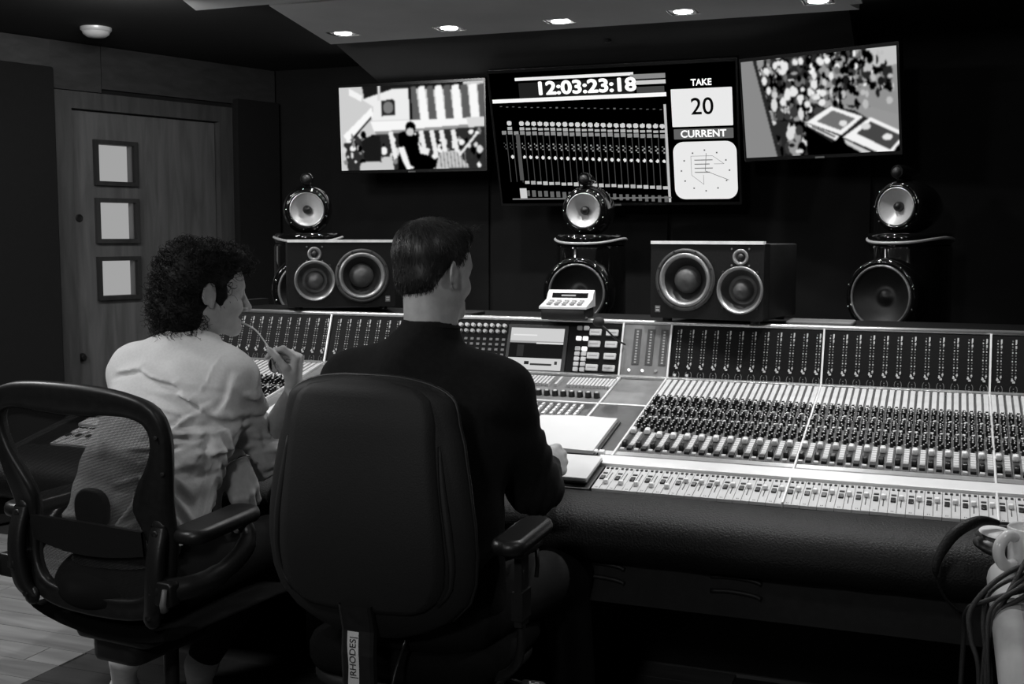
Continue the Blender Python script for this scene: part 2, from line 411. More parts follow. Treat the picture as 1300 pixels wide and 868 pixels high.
struct('ceiling', MB().span((-5.2, -1.5, CEIL), (2.2, 6.2, CEIL + .1)), M['ceil'])
struct('wall_back', MB().span((-4.3, 5.85, 0), (2.2, 5.95, CEIL)), M['wall'])
struct('wall_right', MB().span((1.7, -1.5, 0), (1.8, 5.85, CEIL)), M['wallR'])
# wall fabric seams behind the speakers
trim_panels = [struct('trim_%d' % (4 + k), MB().rbox((0, 0, 0), (.98, 1.9, .02), .004, .004), M['wall']) for k in range(5)]
for k, o in enumerate(trim_panels):
    o.location = (-2.85 + k, 5.84, 1.15); o.rotation_euler = (rad(90), 0, 0)

w = MB(); w.T = wallframe()
w.span((-3.4, 0, -.1), (0, CEIL, 0)); w.span((1.075, 0, -.1), (1.38, CEIL, 0)); w.span((0, 2.1, -.1), (1.075, CEIL, 0))
wl = struct('wall_left', w, M['wall'])
for k, (a, b, z0, z1) in enumerate(((-3.4, -.022, 2.205, CEIL - .004), (-.022, .254, 2.104, CEIL - .004), (.258, 1.375, 2.124, CEIL - .004))):
    t = MB(); t.T = wallframe(); t.span((a, z0, 0), (b, z1, .022)); struct('trim_%d' % (k + 1), t, M['headwood'])
for k, (a, b) in enumerate(((-3.35, -.022), (1.072, 1.375))):                    # dark fabric acoustic panels beside the door
    t = MB(); t.T = wallframe(); t.rbox(((a + b) / 2, 1.1, .03), (b - a, 2.2 if k == 0 else 2.1, .06), .01, .006, 2)
    if k == 0:
        o = obj('acoustic_panel', t, M['wallR']); tag(o, 'tall dark fabric wall panel to the left of the wooden door', 'wall panel')
    else:
        o = obj('acoustic_panel', t, M['wallR']); tag(o, 'dark fabric wall panel between the wooden door and the screens', 'wall panel')

# door_1: oak door with three small lit panes
w = MB(); w.T = wallframe()
w.span((0, 0, -.06), (.089, 2.1, .018)); w.span((.98, 0, -.06), (1.07, 2.1, .018)); w.span((.089, 2.016, -.06), (.98, 2.1, .018))
dr = struct('door_1', w, M['doorframe'])
WINS = [(1.642, 1.868), (1.345, 1.572), (1.05, 1.27)]
def cutpanel(mb, x0, x1, y0, y1, z0, z1, holes, hx0, hx1):
    mb.span((x0, y0, z0), (hx0, y1, z1)); mb.span((hx1, y0, z0), (x1, y1, z1))
    ys = [y0] + [q for h in sorted(holes) for q in h] + [y1]
    for a, b in zip(ys[0::2], ys[1::2]): mb.span((hx0, a, z0), (hx1, b, z1))
w = MB(); w.T = wallframe(); cutpanel(w, .094, .975, 0, 2.010, -.055, -.024, WINS, .225, .47)
obj('door_leaf', w, M['doorwood'], dr)
for a, b in WINS:
    w = MB(); w.T = wallframe()
    for p, q in (((.222, a - .003, -.06), (.244, b + .003, -.002)), ((.451, a - .003, -.06), (.473, b + .003, -.002)), ((.244, a - .003, -.06), (.451, a + .019, -.002)), ((.244, b - .019, -.06), (.451, b + .003, -.002))): w.span(p, q)
    fr = obj('window_rebate', w, M['rebate'], dr)
    w = MB(); w.T = wallframe(); w.span((.245, a + .02, -.056), (.45, b - .02, -.05)); obj('pane', w, M['pane'], fr)
    w = MB(); w.T = wallframe(); w.span((.434, a + .02, -.049), (.440, b - .02, -.010)); obj('lit_jamb_strip', w, M['doorwood'], fr)  # paler strip put in for the lit side of the window jamb
w = MB(); w.T = wallframe(); w.c = 0
w.at((.135, 1.47, -.024), (0, 0, 1), [(.02, 0), (.02, .003), (.011, .005), (.011, .004)], 16)
obj('lock_escutcheon', w, M['blackhole'], dr)
w = MB(); w.T = wallframe(); w.at((.125, .76, -.024), (0, 0, 1), [(.022, 0), (.022, .004), (.016, .02), (.012, .024)], 16); obj('door_knob', w, M['blackhole'], dr)

# ceiling raft with downlights
RF = MB()
LIGHTS = [(-2.614, 4.69), (-2.105, 4.735), (-1.592, 4.755), (-1.052, 4.73), (-.51, 4.70)]
# raft built as strips around the five square lamp cut-outs
RF.prism([(-2.81, 4.92), (-2.779, 4.80), (-.40, 4.80), (-.37, 4.92)], 2.30, 2.325)
RF.prism([(-2.737, 4.64), (-2.575, 4.02), (-.165, 4.02), (-.31, 4.64)], 2.30, 2.325)
RF.prism([(-2.779, 4.80), (-2.737, 4.64), (-2.674, 4.64), (-2.674, 4.80)], 2.30, 2.325)
xs = [-2.675] + [q for X, Y in LIGHTS for q in (X - .06, X + .06)] + [-.35]
for a, b in zip(xs[0::2], xs[1::2]): RF.span((a, 4.64, 2.30), (b, 4.80, 2.325))
for X, Y in LIGHTS:
    RF.span((X - .06, 4.64, 2.30), (X + .06, Y - .06, 2.325)); RF.span((X - .06, Y + .06, 2.30), (X + .06, 4.80, 2.325))
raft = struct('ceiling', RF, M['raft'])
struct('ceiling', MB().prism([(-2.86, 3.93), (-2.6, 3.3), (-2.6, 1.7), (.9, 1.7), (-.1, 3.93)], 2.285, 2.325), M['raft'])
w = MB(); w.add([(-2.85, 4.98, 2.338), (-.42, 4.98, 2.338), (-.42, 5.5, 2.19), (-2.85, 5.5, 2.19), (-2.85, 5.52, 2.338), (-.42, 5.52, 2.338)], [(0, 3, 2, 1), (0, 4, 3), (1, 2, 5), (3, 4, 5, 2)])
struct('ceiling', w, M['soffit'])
def downlight(X, Y, z, label, power, spread=120, group='square recessed downlights', blend=.6, soft=.03):
    t = thing('downlight', label, 'ceiling light', (X, Y, z), 0, group)
    b = MB(); b.span((-.058, -.058, 0), (-.05, .058, .022)); b.span((.05, -.058, 0), (.058, .058, .022)); b.span((-.05, -.058, 0), (.05, -.05, .022)); b.span((-.05, .05, 0), (.05, .058, .022)); b.span((-.05, -.05, .019), (.05, .05, .022))
    obj('baffle', b, M['baffle'], t)
    obj('lens', MB().lathe([(.040, .002), (.038, -.002), (.0, -.004)], 20), M['lamp'], t)
    l = D.lights.new('downlight_bulb', 'SPOT'); l.energy = power; l.spot_size = rad(spread); l.spot_blend = blend; l.shadow_soft_size = soft
    o = D.objects.new('downlight_bulb', l); C.objects.link(o); o.parent = t; o.location = (0, 0, -.012)
    return t
for k, (X, Y) in enumerate(LIGHTS):
    downlight(X, Y, 2.302, ['bright square downlight at the raft corner nearest the door', 'bright square downlight second from the door along the raft', 'bright square downlight middle of the five above the big screen', 'bright square downlight fourth from the door along the raft', 'bright square downlight at the raft end away from the door'][k], 16, 130)
CONSOLE_LAMPS = [(-2.35, 3.35), (-1.75, 3.35), (-1.15, 3.35), (-.55, 3.35), (.05, 3.35)]
for k, (X, Y) in enumerate(CONSOLE_LAMPS):
    downlight(X, Y, 2.263, ['square downlight above the left wing of the mixing desk', 'square downlight above the paper on the mixing desk', 'square downlight above the open notebook', 'square downlight above the first bay of faders', 'square downlight above the desk end with the mug'][k], [30, 16, 34, 46, 46][k], 105, 'square downlights over the mixing desk')
o = thing('smoke_detector', 'round white smoke detector on the dark ceiling above the door', 'smoke detector', (-3.72, 4.35, CEIL))
obj('base', MB().lathe([(.07, 0), (.07, -.012), (.062, -.02)], 28), M['alup'], o)
obj('sensor', MB().lathe([(.062, -.02), (.058, -.03), (.042, -.042), (.0, -.046)], 28), M['white'], o)
o = thing('ceiling_sensor', 'tiny black round sensor on the sloping soffit above the big screen', 'sensor', (-1.5, 5.17, 2.28))
obj('cover', MB().ball((0, 0, 0), .018, 12, (1, 1, .6)), M['black'], o); obj('mount', MB().cyl((0, 0, 0), (0, 0, .03), .012), M['black'], o)

# ================================================================== SCREENS
def poly(im, pts, val, blend=1.0):
    H, W = im.shape; yy, xx = np.mgrid[0:H, 0:W]; x = (xx + .5) / W; y = (yy + .5) / H; inside = np.zeros(im.shape, bool)
    n = len(pts)
    for i in range(n):
        (x0, y0), (x1, y1) = pts[i], pts[(i + 1) % n]
        c = ((y0 > y) != (y1 > y)) & (x < (x1 - x0) * (y - y0) / ((y1 - y0) or 1e-9) + x0); inside ^= c
    im[inside] = im[inside] * (1 - blend) + val * blend
def disc(im, cx, cy, rx, ry, val):
    H, W = im.shape; yy, xx = np.mgrid[0:H, 0:W]
    im[(((xx + .5) / W - cx) / rx) ** 2 + (((yy + .5) / H - cy) / ry) ** 2 < 1] = val
def R4(im, x0, y0, x1, y1, v): poly(im, [(x0, y0), (x1, y0), (x1, y1), (x0, y1)], v)
def blur(im):
    p = np.pad(im, 1, mode='edge'); return (p[1:-1, 1:-1] * 2 + p[:-2, 1:-1] + p[2:, 1:-1] + p[1:-1, :-2] + p[1:-1, 2:]) / 6
def picture_grid(name, im, w, h, parent, z=.0012):
    H, W = im.shape
    xs = np.linspace(-w / 2, w / 2, W + 1); ys = np.linspace(h / 2, -h / 2, H + 1)
    X, Y = np.meshgrid(xs, ys); V = np.stack([X, Y, np.full_like(X, z)], -1).reshape(-1, 3)
    i = (np.arange(H)[:, None] * (W + 1) + np.arange(W)[None, :]).ravel()
    Q = np.stack([i, i + W + 1, i + W + 2, i + 1], 1)
    me = D.meshes.new(name); me.vertices.add(len(V)); me.vertices.foreach_set('co', V.astype(np.float32).ravel())
    me.loops.add(Q.size); me.loops.foreach_set('vertex_index', Q.astype(np.int32).ravel())
    me.polygons.add(len(Q)); me.polygons.foreach_set('loop_start', np.arange(0, Q.size, 4, dtype=np.int32)); me.update(calc_edges=True)
    at = me.attributes.new('picture', 'FLOAT_COLOR', 'FACE'); g = im.ravel()
    at.data.foreach_set('color', np.stack([g, g, g, np.ones_like(g)], 1).astype(np.float32).ravel())
    me.materials.append(M['scr']); return link(name, me, parent, False)
rng = np.random.default_rng(3)
def left_picture():
    im = np.full((110, 194), .62); f = lambda *p: [((x - 115) / 755, (y - 195) / 425) for x, y in p]
    poly(im, f((115, 195), (245, 195), (230, 300), (135, 430), (115, 500)), .62)
    poly(im, f((170, 200), (240, 240), (235, 270), (170, 235)), .9)
    poly(im, f((240, 195), (770, 195), (760, 235), (500, 215), (250, 262)), .01)
    poly(im, f((240, 260), (400, 215), (490, 215), (490, 370), (290, 370), (300, 300)), .85)
    poly(im, f((325, 195), (335, 195), (335, 270), (322, 270)), .7)
    poly(im, f((130, 440), (290, 300), (295, 350), (160, 480)), .95); poly(im, f((150, 478), (285, 345), (288, 356), (160, 490)), .01)
    poly(im, f((340, 270), (400, 262), (416, 275), (416, 345), (340, 348)), .02); disc(im, (378 - 115) / 755, (305 - 195) / 425, .035, .07, .2)
    for k in range(9):
        x = 495 + 43 * k; v = .11 if k % 2 == 0 else .95
        poly(im, f((x, 210), (x + 30 + k, 205), (x + 52, 385), (x + 10, 390)), v)
    poly(im, f((485, 215), (500, 215), (505, 380), (490, 375)), .0)
    poly(im, f((280, 372), (870, 372), (870, 400), (300, 428)), .93); poly(im, f((300, 425), (870, 400), (870, 415), (310, 440)), .3)
    poly(im, f((780, 370), (870, 370), (870, 470), (800, 450)), .7)
    poly(im, f((130, 480), (300, 440), (870, 415), (870, 620), (150, 620)), .025)
    for k in range(150):
        x, y = rng.uniform(.02, 1), rng.uniform(.57, .98); disc(im, x, y, rng.uniform(.006, .022), rng.uniform(.015, .05), rng.choice([.0, .03, .25, .7, .9]))
    for x in (375, 535, 590, 640, 700): poly(im, f((x, 430), (x + 22, 425), (x + 45, 560), (x + 25, 570)), .85)
    poly(im, f((220, 585), (390, 550), (400, 620), (215, 620)), .6); poly(im, f((640, 540), (720, 530), (790, 615), (620, 620)), .55)
    for k in range(8): poly(im, f((640 + k * 18, 540), (645 + k * 18, 540), (652 + k * 18, 615), (647 + k * 18, 615)), .2)
    poly(im, f((735, 555), (825, 450), (832, 458), (745, 560)), .8)
    poly(im, f((270, 450), (330, 445), (335, 580), (250, 575), (225, 470)), .01)
    poly(im, f((425, 435), (460, 425), (530, 450), (540, 500), (580, 520), (590, 560), (630, 580), (610, 620), (420, 620), (430, 520)), .0)
    poly(im, f((425, 510), (455, 505), (485, 600), (508, 612), (470, 622), (445, 570)), .9)
    disc(im, (492 - 115) / 755, (410 - 195) / 425, .037, .075, .0); disc(im, (490 - 115) / 755, (432 - 195) / 425, .026, .045, .6)
    poly(im, f((530, 480), (545, 505), (590, 520), (580, 550), (540, 540)), .85)
    return np.clip(blur(blur(im)), 0, 1)
def right_picture():
    im = np.full((116, 196), .02); f = lambda *p: [((x - 140) / 920, (y - 130 + (x - 600) * .07) / 525) for x, y in p]
    poly(im, f((700, 60), (1062, 60), (1062, 560), (820, 420), (560, 380), (480, 700), (400, 600)), .30)
    for k in range(620):
        x, y = rng.uniform(.1, .97), rng.uniform(-.02, .62) 
        if y > .62 - .1 * x and x > .45: continue
        v = rng.choice([.0, .0, .02, .05, .15, .35, .6, .9], p=[.24, .16, .14, .12, .12, .09, .08, .05])
        disc(im, x, y, rng.uniform(.008, .022), rng.uniform(.014, .045), v)
    for k in range(60):
        x, y = rng.uniform(.1, .42), rng.uniform(.45, 1); disc(im, x, y, rng.uniform(.01, .03), rng.uniform(.02, .07), rng.choice([.0, .01, .04, .3, .7]))
    for k in range(34):
        x, y = rng.uniform(.12, .6), rng.uniform(.05, .55); disc(im, x, y, rng.uniform(.012, .024), rng.uniform(.02, .045), .8)
    for x, y in ((890, 245), (950, 170), (1010, 255)): disc(im, (x - 140) / 920, (y - 130) / 525, .03, .07, .02)
    poly(im, f((895, 95), (1062, 85), (1062, 190), (950, 200), (890, 170)), .55)
    poly(im, f((730, 330), (900, 290), (1062, 330), (1062, 440), (900, 400), (760, 390)), .28)
    for k in range(50):
        x, y = rng.uniform(.62, .98), rng.uniform(.05, .55); disc(im, x, y, rng.uniform(.008, .02), rng.uniform(.02, .05), rng.choice([.0, .0, .01, .5]))
    poly(im, f((530, 480), (700, 580), (745, 590), (1000, 690), (1062, 690), (1062, 600), (560, 500)), .0); poly(im, f((520, 500), (700, 600), (700, 700), (530, 700)), .0)
    poly(im, f((690, 570), (1062, 640), (1062, 720), (620, 720)), .0)
    poly(im, f((530, 485), (680, 400), (860, 452), (735, 548)), .9); poly(im, f((590, 480), (690, 420), (820, 462), (730, 525)), .16)
    poly(im, f((530, 490), (720, 555), (700, 578), (540, 505)), .85); poly(im, f((560, 500), (700, 555), (695, 565), (565, 512)), .05)
    poly(im, f((745, 560), (905, 455), (1062, 520), (1062, 580), (1000, 655)), .9); poly(im, f((820, 540), (905, 475), (1062, 540), (1062, 565), (1010, 620)), .06)
    poly(im, f((750, 570), (960, 660), (900, 662), (760, 595)), .6)
    disc(im, .66, .70, .025, .03, .75); disc(im, .8, .745, .03, .03, .7); disc(im, .93, .86, .03, .03, .8)
    poly(im, [(0, 0), (.085, 0), (.22, 1), (0, 1)], .25); poly(im, [(.083, 0), (.108, 0), (.245, 1), (.215, 1)], .02)
    poly(im, [(.11, 0), (.16, 0), (.155, .06), (.12, .1)], .3)
    return np.clip(blur(blur(im)), 0, 1)
def centre_picture():
    im = np.zeros((176, 300)); X = lambda x: (x - 45) / 1180; Y = lambda y, x=0: (y - 128 + (x - 45) * .052) / 645
    def bar(x0, y0, x1, y1, v): R4(im, X(x0), Y(y0, x0), X(x1), Y(y1, x0), v)
    bar(175, 147, 755, 160, .85); bar(50, 252, 905, 270, .95); bar(740, 130, 905, 150, .25); bar(760, 155, 905, 175, .6); bar(770, 185, 900, 215, .06); 
    bar(890, 262, 903, 790, .5); bar(190, 170, 755, 245, .015)
    for k in range(27):
        x = 92 + k * 31.5
        if x > 885: break
        bar(x - 11, 404, x + 11, 422, .25); bar(x + 8, 420, x + 11, 660, .05)
        if k not in (0, 2):
            disc(im, X(x), Y(366, x), .0105, .017, .62); bar(x - 11, 386, x + 11, 398, .42)
            disc(im, X(x), Y(532, x), .006, .013, .75)
        for q in range(4): bar(x - 9 + (q % 2) * 8, 462 + q * 9, x - 2 + (q % 2) * 8, 468 + q * 9, .3 if k > 2 else .12)
        if k > 2: bar(x - 12, 652, x + 12, 668, .5 if k % 4 else .38); bar(x - 10, 700, x + 9, 730, .12)
        bar(x - 8, 285, x + 4, 289, .12)
    bar(145, 690, 180, 745, .6); bar(150, 420, 170, 650, .08); bar(100, 745, 905, 752, .15)
    bar(640, 768, 880, 775, .28)
    return np.clip(im, 0, 1)
def screen(name, label, c, ax, up, w, h, im, bez=.012, mount_to=None):
    ax = Vector(ax).normalized(); up = Vector(up); n = ax.cross(up).normalized(); up = n.cross(ax).normalized()
    t = thing(name, label, 'screen'); t.matrix_world = frame(Vector(c), ax, up, n); t.rotation_euler = t.matrix_world.to_euler()
    b = MB(); b.rbox((0, 0, -.022), (w + 2 * bez, h + 2 * bez + .012, .044), .006, .003, 2); obj('bezel', b, M['tv'], t)
    picture_grid('display', im, w, h, t)
    b = MB(); b.span((-.12, -.1, -.09), (.12, .1, -.044)); b.cyl((0, 0, -.09), (0, 0, -.24), .03); obj('wall_bracket', b, M['black'], t)
    obj('badge', MB().span((-.022, -h / 2 - bez - .004, -.001), (.022, -h / 2 - bez + .004, .001)), M['dot2'], t)
    return t
screen('wall_screen', 'left wall screen showing a conductor in black before striped curtains', (-2.655, 5.47, 1.95), (1, 0, 0), (0, -.05, 1), .835, .437, left_picture())
screen('wall_screen', 'right wall screen showing an orchestra and two open piano lids', (-.555, 5.19, 1.955), (.94, -.34, 0), (-.06, -.16, 1), .72, .43, right_picture())
t_ = rad(17)
cs = screen('wall_screen', 'large middle wall screen with timecode, take number and clock', (-1.535, 5.38, 1.862), (1, 0, 0), (0, -math.sin(t_), math.cos(t_)), 1.205, .655, centre_picture())
def stx(u, v, z=.0022): return Matrix.Translation(((u - .5) * 1.205, (.5 - v) * .655, z))
text('timecode', '12:03:23:18', .086, M['txt'], stx(.403, .130), cs, xs=1.26, offset=.0034)
text('take_caption', 'TAKE', .042, M['txt'], stx(.868, .135), cs, xs=.95, offset=.001)
def flatpanel(name, u0, v0, u1, v1, r, m, z=.0016):
    b = MB(); W, H = (u1 - u0) * 1.205, (v1 - v0) * .655
    b.prism([(x + ((u0 + u1) / 2 - .5) * 1.205, y + (.5 - (v0 + v1) / 2) * .655) for x, y in rrect(W, H, r, 8)], .0012, z); return obj(name, b, m, cs)
flatpanel('take_panel', .748, .175, .985, .445, .004, M['white2'])
text('take_number', '20', .11, M['txtk'], stx(.868, .308), cs, offset=.001)
flatpanel('current_strip', .752, .462, .985, .535, .003, M['grey'])
text('current_caption', 'CURRENT', .047, M['txt'], stx(.868, .5), cs, xs=1.02, offset=.0011)
ck = flatpanel('clock_face', .745, .555, .995, .98, .05, M['white2'])
b = MB()
def ln(a, c, wd=.0009):
    p, q = Vector(((a[0] - .5) * 1.205, (.5 - a[1]) * .655, 0)), Vector(((c[0] - .5) * 1.205, (.5 - c[1]) * .655, 0)); d = (q - p).normalized(); m = Vector((-d.y, d.x, 0)) * wd
    b.add([p + m, p - m, q - m, q + m], [(0, 1, 2, 3)])
b.T = Matrix.Translation((0, 0, .0021))
for a in range(12): 
    cx, cy = .87 + .095 * math.sin(rad(30 * a)), .768 - .15 * math.cos(rad(30 * a)); ln((cx - .003, cy), (cx + .003, cy), .0035)
ln((.87, .77), (.962, .84), .0012); ln((.87, .77), (.876, .64), .0012)
obj('clock_marks', b, mat('grey_print', .3), ck)
b = MB(); b.T = Matrix.Translation((0, 0, .0019))
for a, c in (((.815, .66), (.9, .66)), ((.815, .66), (.815, .8)), ((.9, .66), (.945, .72)), ((.945, .72), (.905, .72)), ((.815, .8), (.862, .87)), ((.862, .87), (.862, .8))): ln(a, c)
for k in range(4): ln((.828, .69 + .03 * k), (.9 - .012 * (k % 2), .69 + .03 * k), .0022)
obj('clock_emblem', b, mat('pale_grey_print', .42), ck)

# ================================================================== TALL SPEAKERS
def tower_speaker(x, y, z, label):
    d = Vector((-1.45 - x, 2.2 - y)); rz = math.atan2(d.x, -d.y)
    t = thing('tower_speaker', label, 'speaker', (x, y, 0), rz, 'three tall black studio loudspeakers behind the desk'); up = Vector((0, 0, 1)); f = (0, -1, 0)
    b = MB(); b.at((0, 0, z), (0, 1, 0), [(.080, .03), (.086, -.004), (.098, .0), (.108, .02), (.116, .06), (.115, .12), (.100, .2), (.07, .29), (.03, .37), (.0, .4)], 32, False); obj('midrange_head', b, M['gloss'], t)
    b = MB(); b.torus((0, -.006, z), f, .085, .0070, 40); obj('midrange_ring', b, M['gloss'], t); b = MB(); b.torus((0, -.009, z), f, .0765, .0035, 40, 6); obj('cone_surround', b, M['alu'], t)
    b = MB(); b.at((0, -.008, z), f, [(.077, .004), (.062, -.008), (.042, -.022), (.02, -.034), (.012, -.04)], 36, False); obj('midrange_cone', b, M['silver'], t)
    b = MB(); b.at((0, -.008, z), f, [(.020, -.042), (.020, -.02), (.015, -.008), (0, -.002)], 20); obj('phase_plug', b, M['conek'], t)
    for k in range(9):
        a = rad(20 + 40 * k); b = MB().ball((.095 * math.cos(a), -.006, z + .095 * math.sin(a)), .0052, 8); obj('bolt', b, M['chrome'], t)
    b = MB(); b.at((0, .02, z + .142), (0, 1, 0), [(.027, -.03), (.03, -.02), (.03, .02), (.022, .09), (.008, .17), (.0, .19)], 20); b.span((-.012, .02, z + .1), (.012, .1, z + .125)); tw = obj('tweeter_pod', b, M['gloss'], t)
    obj('tweeter_dome', MB().ball((0, -.008, z + .142), .019, 14), M['ringd'], tw)
    # top plate: a shallow dish with a bright rolled rim
    b = MB(); n = 40
    rows = []
    for rr, zz in ((.0, -.128), (.6, -.126), (.86, -.112), (.97, -.110), (1.0, -.122), (1.0, -.138), (.97, -.156), (.88, -.172), (.5, -.176)):
        rows.append([(.16 * rr * math.cos(2 * math.pi * k / n), .12 + .225 * rr * math.sin(2 * math.pi * k / n) * (.85 if math.sin(2 * math.pi * k / n) < 0 else 1.1), z + zz) for k in range(n)])
    b.grid(rows, True, True); tpl = obj('top_plate', b, M['gloss'], t)
    b = MB(); b.tube([(.161 * math.cos(2 * math.pi * k / n), .12 + .227 * math.sin(2 * math.pi * k / n) * (.85 if math.sin(2 * math.pi * k / n) < 0 else 1.1), z - .150 + .022 * abs(math.cos(2 * math.pi * k / n)) ** 3) for k in range(n)], .0062, 8, closed=True); obj('plate_rim', b, M['silver'], tpl)
    b = MB(); rows = []
    for zz, q in ((z - .162, .97), (z - .175, 1), (z - .6, 1.02), (.2, 1.02), (.04, .98)):
        rows.append([(.162 * q * math.cos(2 * math.pi * k / n), .12 + .2 * q * math.sin(2 * math.pi * k / n) * (.9 if math.sin(2 * math.pi * k / n) < 0 else 1.15), zz) for k in range(n)])
    b.grid(rows, True, True); b.f.append(tuple(range(len(b.v) - n, len(b.v)))); b.mi.append(0); b.sm.append(False); obj('bass_cabinet', b, M['gloss'], t)
    b = MB(); b.span((-.19, -.1, 0), (.19, .38, .04)); obj('plinth', b, M['black'], t)
    for j, zz in enumerate((z - .37, z - .70)):
        b = MB(); b.at((0, -.085, zz), f, [(.16, -.05), (.16, .02), (.15, .034), (.136, .036), (.128, .026)], 44, False); wr = obj('woofer_ring', b, M['gloss'], t)
        b = MB(); b.torus((0, -.117, zz), f, .127, .006, 44, 8); obj('surround', b, M['ring'], wr)
        b = MB(); b.at((0, -.111, zz), f, [(.124, .0), (.09, -.022), (.05, -.04), (.03, -.04), (.02, -.028), (0, -.024)], 36, False); obj('woofer_cone', b, M['conek'], wr)
        for k in range(10):
            a = rad(18 + 36 * k); obj('bolt', MB().ball((.147 * math.cos(a), -.120, zz + .147 * math.sin(a)), .0058, 8), M['chrome'], wr)
    return t
tower_speaker(-2.80, 4.66, 1.505, 'tall black speaker with silver cone, nearest the door')
tower_speaker(-1.556, 5.0, 1.50, 'tall black speaker with silver cone in front of the middle screen')
tower_speaker(-.205, 5.0, 1.508, 'tall black speaker with silver cone below the piano screen')

# ================================================================== MIXING CONSOLE
A12 = rad(12); T70 = rad(70)
SL = frame((0, 2.752, .74), (1, 0, 0), (0, math.cos(A12), math.sin(A12)), (0, -math.sin(A12), math.cos(A12)))        # x along, y up the slope, z proud of it
BR = frame((0, 3.604, .921), (1, 0, 0), (0, math.cos(T70), math.sin(T70)), (0, -math.sin(T70), math.cos(T70)))       # the same on the meter bridge
XL, XR = -2.64, .49
con = thing('mixing_console', 'long black and grey recording console with rows of knobs and faders', 'mixing desk', (0, 0, 0))
b = MB()
prof = [(2.70, .70), (2.752, .728), (3.61, .909), (3.68, 1.095), (3.69, 1.10), (4.06, 1.10), (4.06, .5), (3.3, .5), (2.9, .47), (2.66, .50), (2.64, .66)]
vs = [(x, y, z) for x in (XL, XR) for y, z in prof]; n = len(prof)
b.add(vs, [tuple(range(n)), tuple(reversed(range(n, 2 * n)))] + [(k, k + n, (k + 1) % n + n, (k + 1) % n) for k in range(n)])
obj('console_body', b, M['panelB'], con)
for x0, x1 in ((XL - .04, XL - .002), (XR + .002, XR + .04)):
    b = MB(); pf = [(2.6, .55), (2.6, .72), (2.76, .755), (3.6, .935), (3.68, 1.125), (4.08, 1.125), (4.08, 0.0), (3.5, 0.0), (3.2, .45)]
    vs = [(x, y, z) for x in (x0, x1) for y, z in pf]; n = len(pf)
    b.add(vs, [tuple(range(n)), tuple(reversed(range(n, 2 * n)))] + [(k, k + n, (k + 1) % n + n, (k + 1) % n) for k in range(n)]); obj('side_cheek', b, M['black'], con)
# padded armrest along the front
b = MB(); pf = [(2.745, .715), (2.748, .734), (2.735, .742), (2.70, .741), (2.65, .733), (2.605, .715), (2.575, .69), (2.562, .655), (2.57, .62), (2.60, .602), (2.64, .6)]
nx = 60; rows = []
for i in range(nx + 1):
    x = XL + (XR - XL) * i / nx; q = random.uniform(-.0012, .0012); rows.append([(x, yy + q, zz + q) for yy, zz in pf])
b.grid(rows); obj('armrest', b, M['leather'], con)
b = MB(); b.span((XL, 2.64, .49), (XR, 2.66, .60)); ap = obj('apron', b, M['black'], con)
for x in (-1.05, -.83, -.50):
    for z in (.585, .55):
        b = MB(); b.tube(smooth_path([(x, 2.636, z), (x + .05, 2.636, z + .003), (x + .1, 2.636, z - .001), (x + .12, 2.636, z - .008)], 4), .006, 6); obj('vent_slot', b, M['slot'], ap)
b = MB(); b.span((XL, 3.55, 0.0), (XR, 3.6, .5)); obj('modesty_panel', b, M['cab'], con)
for x in (XL + .15, -1.9, XR - .2):
    b = MB(); b.span((x - .05, 3.2, 0), (x + .05, 3.54, .49)); obj('pedestal', b, M['black'], con)
# panels of the slope
def slab(x0, x1, s0, s1, h, m, name='panel', T=None, z0=-.004, ch=.0015):
    b = MB(); b.T = SL if T is None else T; b.rbox(((x0 + x1) / 2, (s0 + s1) / 2, (z0 + h) / 2), (x1 - x0, s1 - s0, h - z0), .002, ch, 1); return obj(name, b, M[m], con)
P_ = .04
BAYS = [(-2.582, 12), (-.832, 12), (-.352, 12), (.128, 8)]
# one channel strip in local slope coordinates, shared by every channel
def strip_mesh():
    b = MB(); w = P_ - .0012
    b.c = 0; b.box((0, .557, .0), (w, .60, .008))                        # dark grey channel panel
    b.c = 1; b.box((0, .073, .001), (w, .142, .008)); b.c = 2
    b.box((.0, .073, .0052), (.0012, .138, .0008))
    b.c = 1
    for x in (-.0102, .0092): b.box((x, .775, .0065), (.0128, .158, .006))             # long scribble labels at the top
    b.box((.0098, .345, .0068), (.0128, .094, .006))                     # routing keys beside the long fader
    b.c = 2
    for k in range(6): b.box((.0098, .305 + k * .0155, .0098), (.0128, .001, .0006))
    b.box((-.0098, .345, .0043), (.0135, .128, .0012)); b.box((-.0098, .345, .0052), (.0022, .12, .0008))
    b.box((.0098, .276, .007), (.014, .018, .008)); b.c = 3; b.box((.0098, .289, .0075), (.013, .006, .008)); b.c = 1; b.box((-.0098, .266, .007), (.0115, .009, .006))
    b.c = 2; b.box((.0085, .072, .0053), (.0022, .07, .0009))              # small fader slot
    for x in (-.012, .0, .0125): b.box((x, .133, .006), (.0062, .007, .003))
    b.box((-.0095, .101, .006), (.012, .006, .002))
    b.c = 4
    for x in (-.0115, -.0075): b.box((x, .012, .0052), (.002, .004, .0006))
    return b.mesh('channel_strip', [M['stripG'], M['panelL'], M['slot'], M['capd'], M['dot2']])
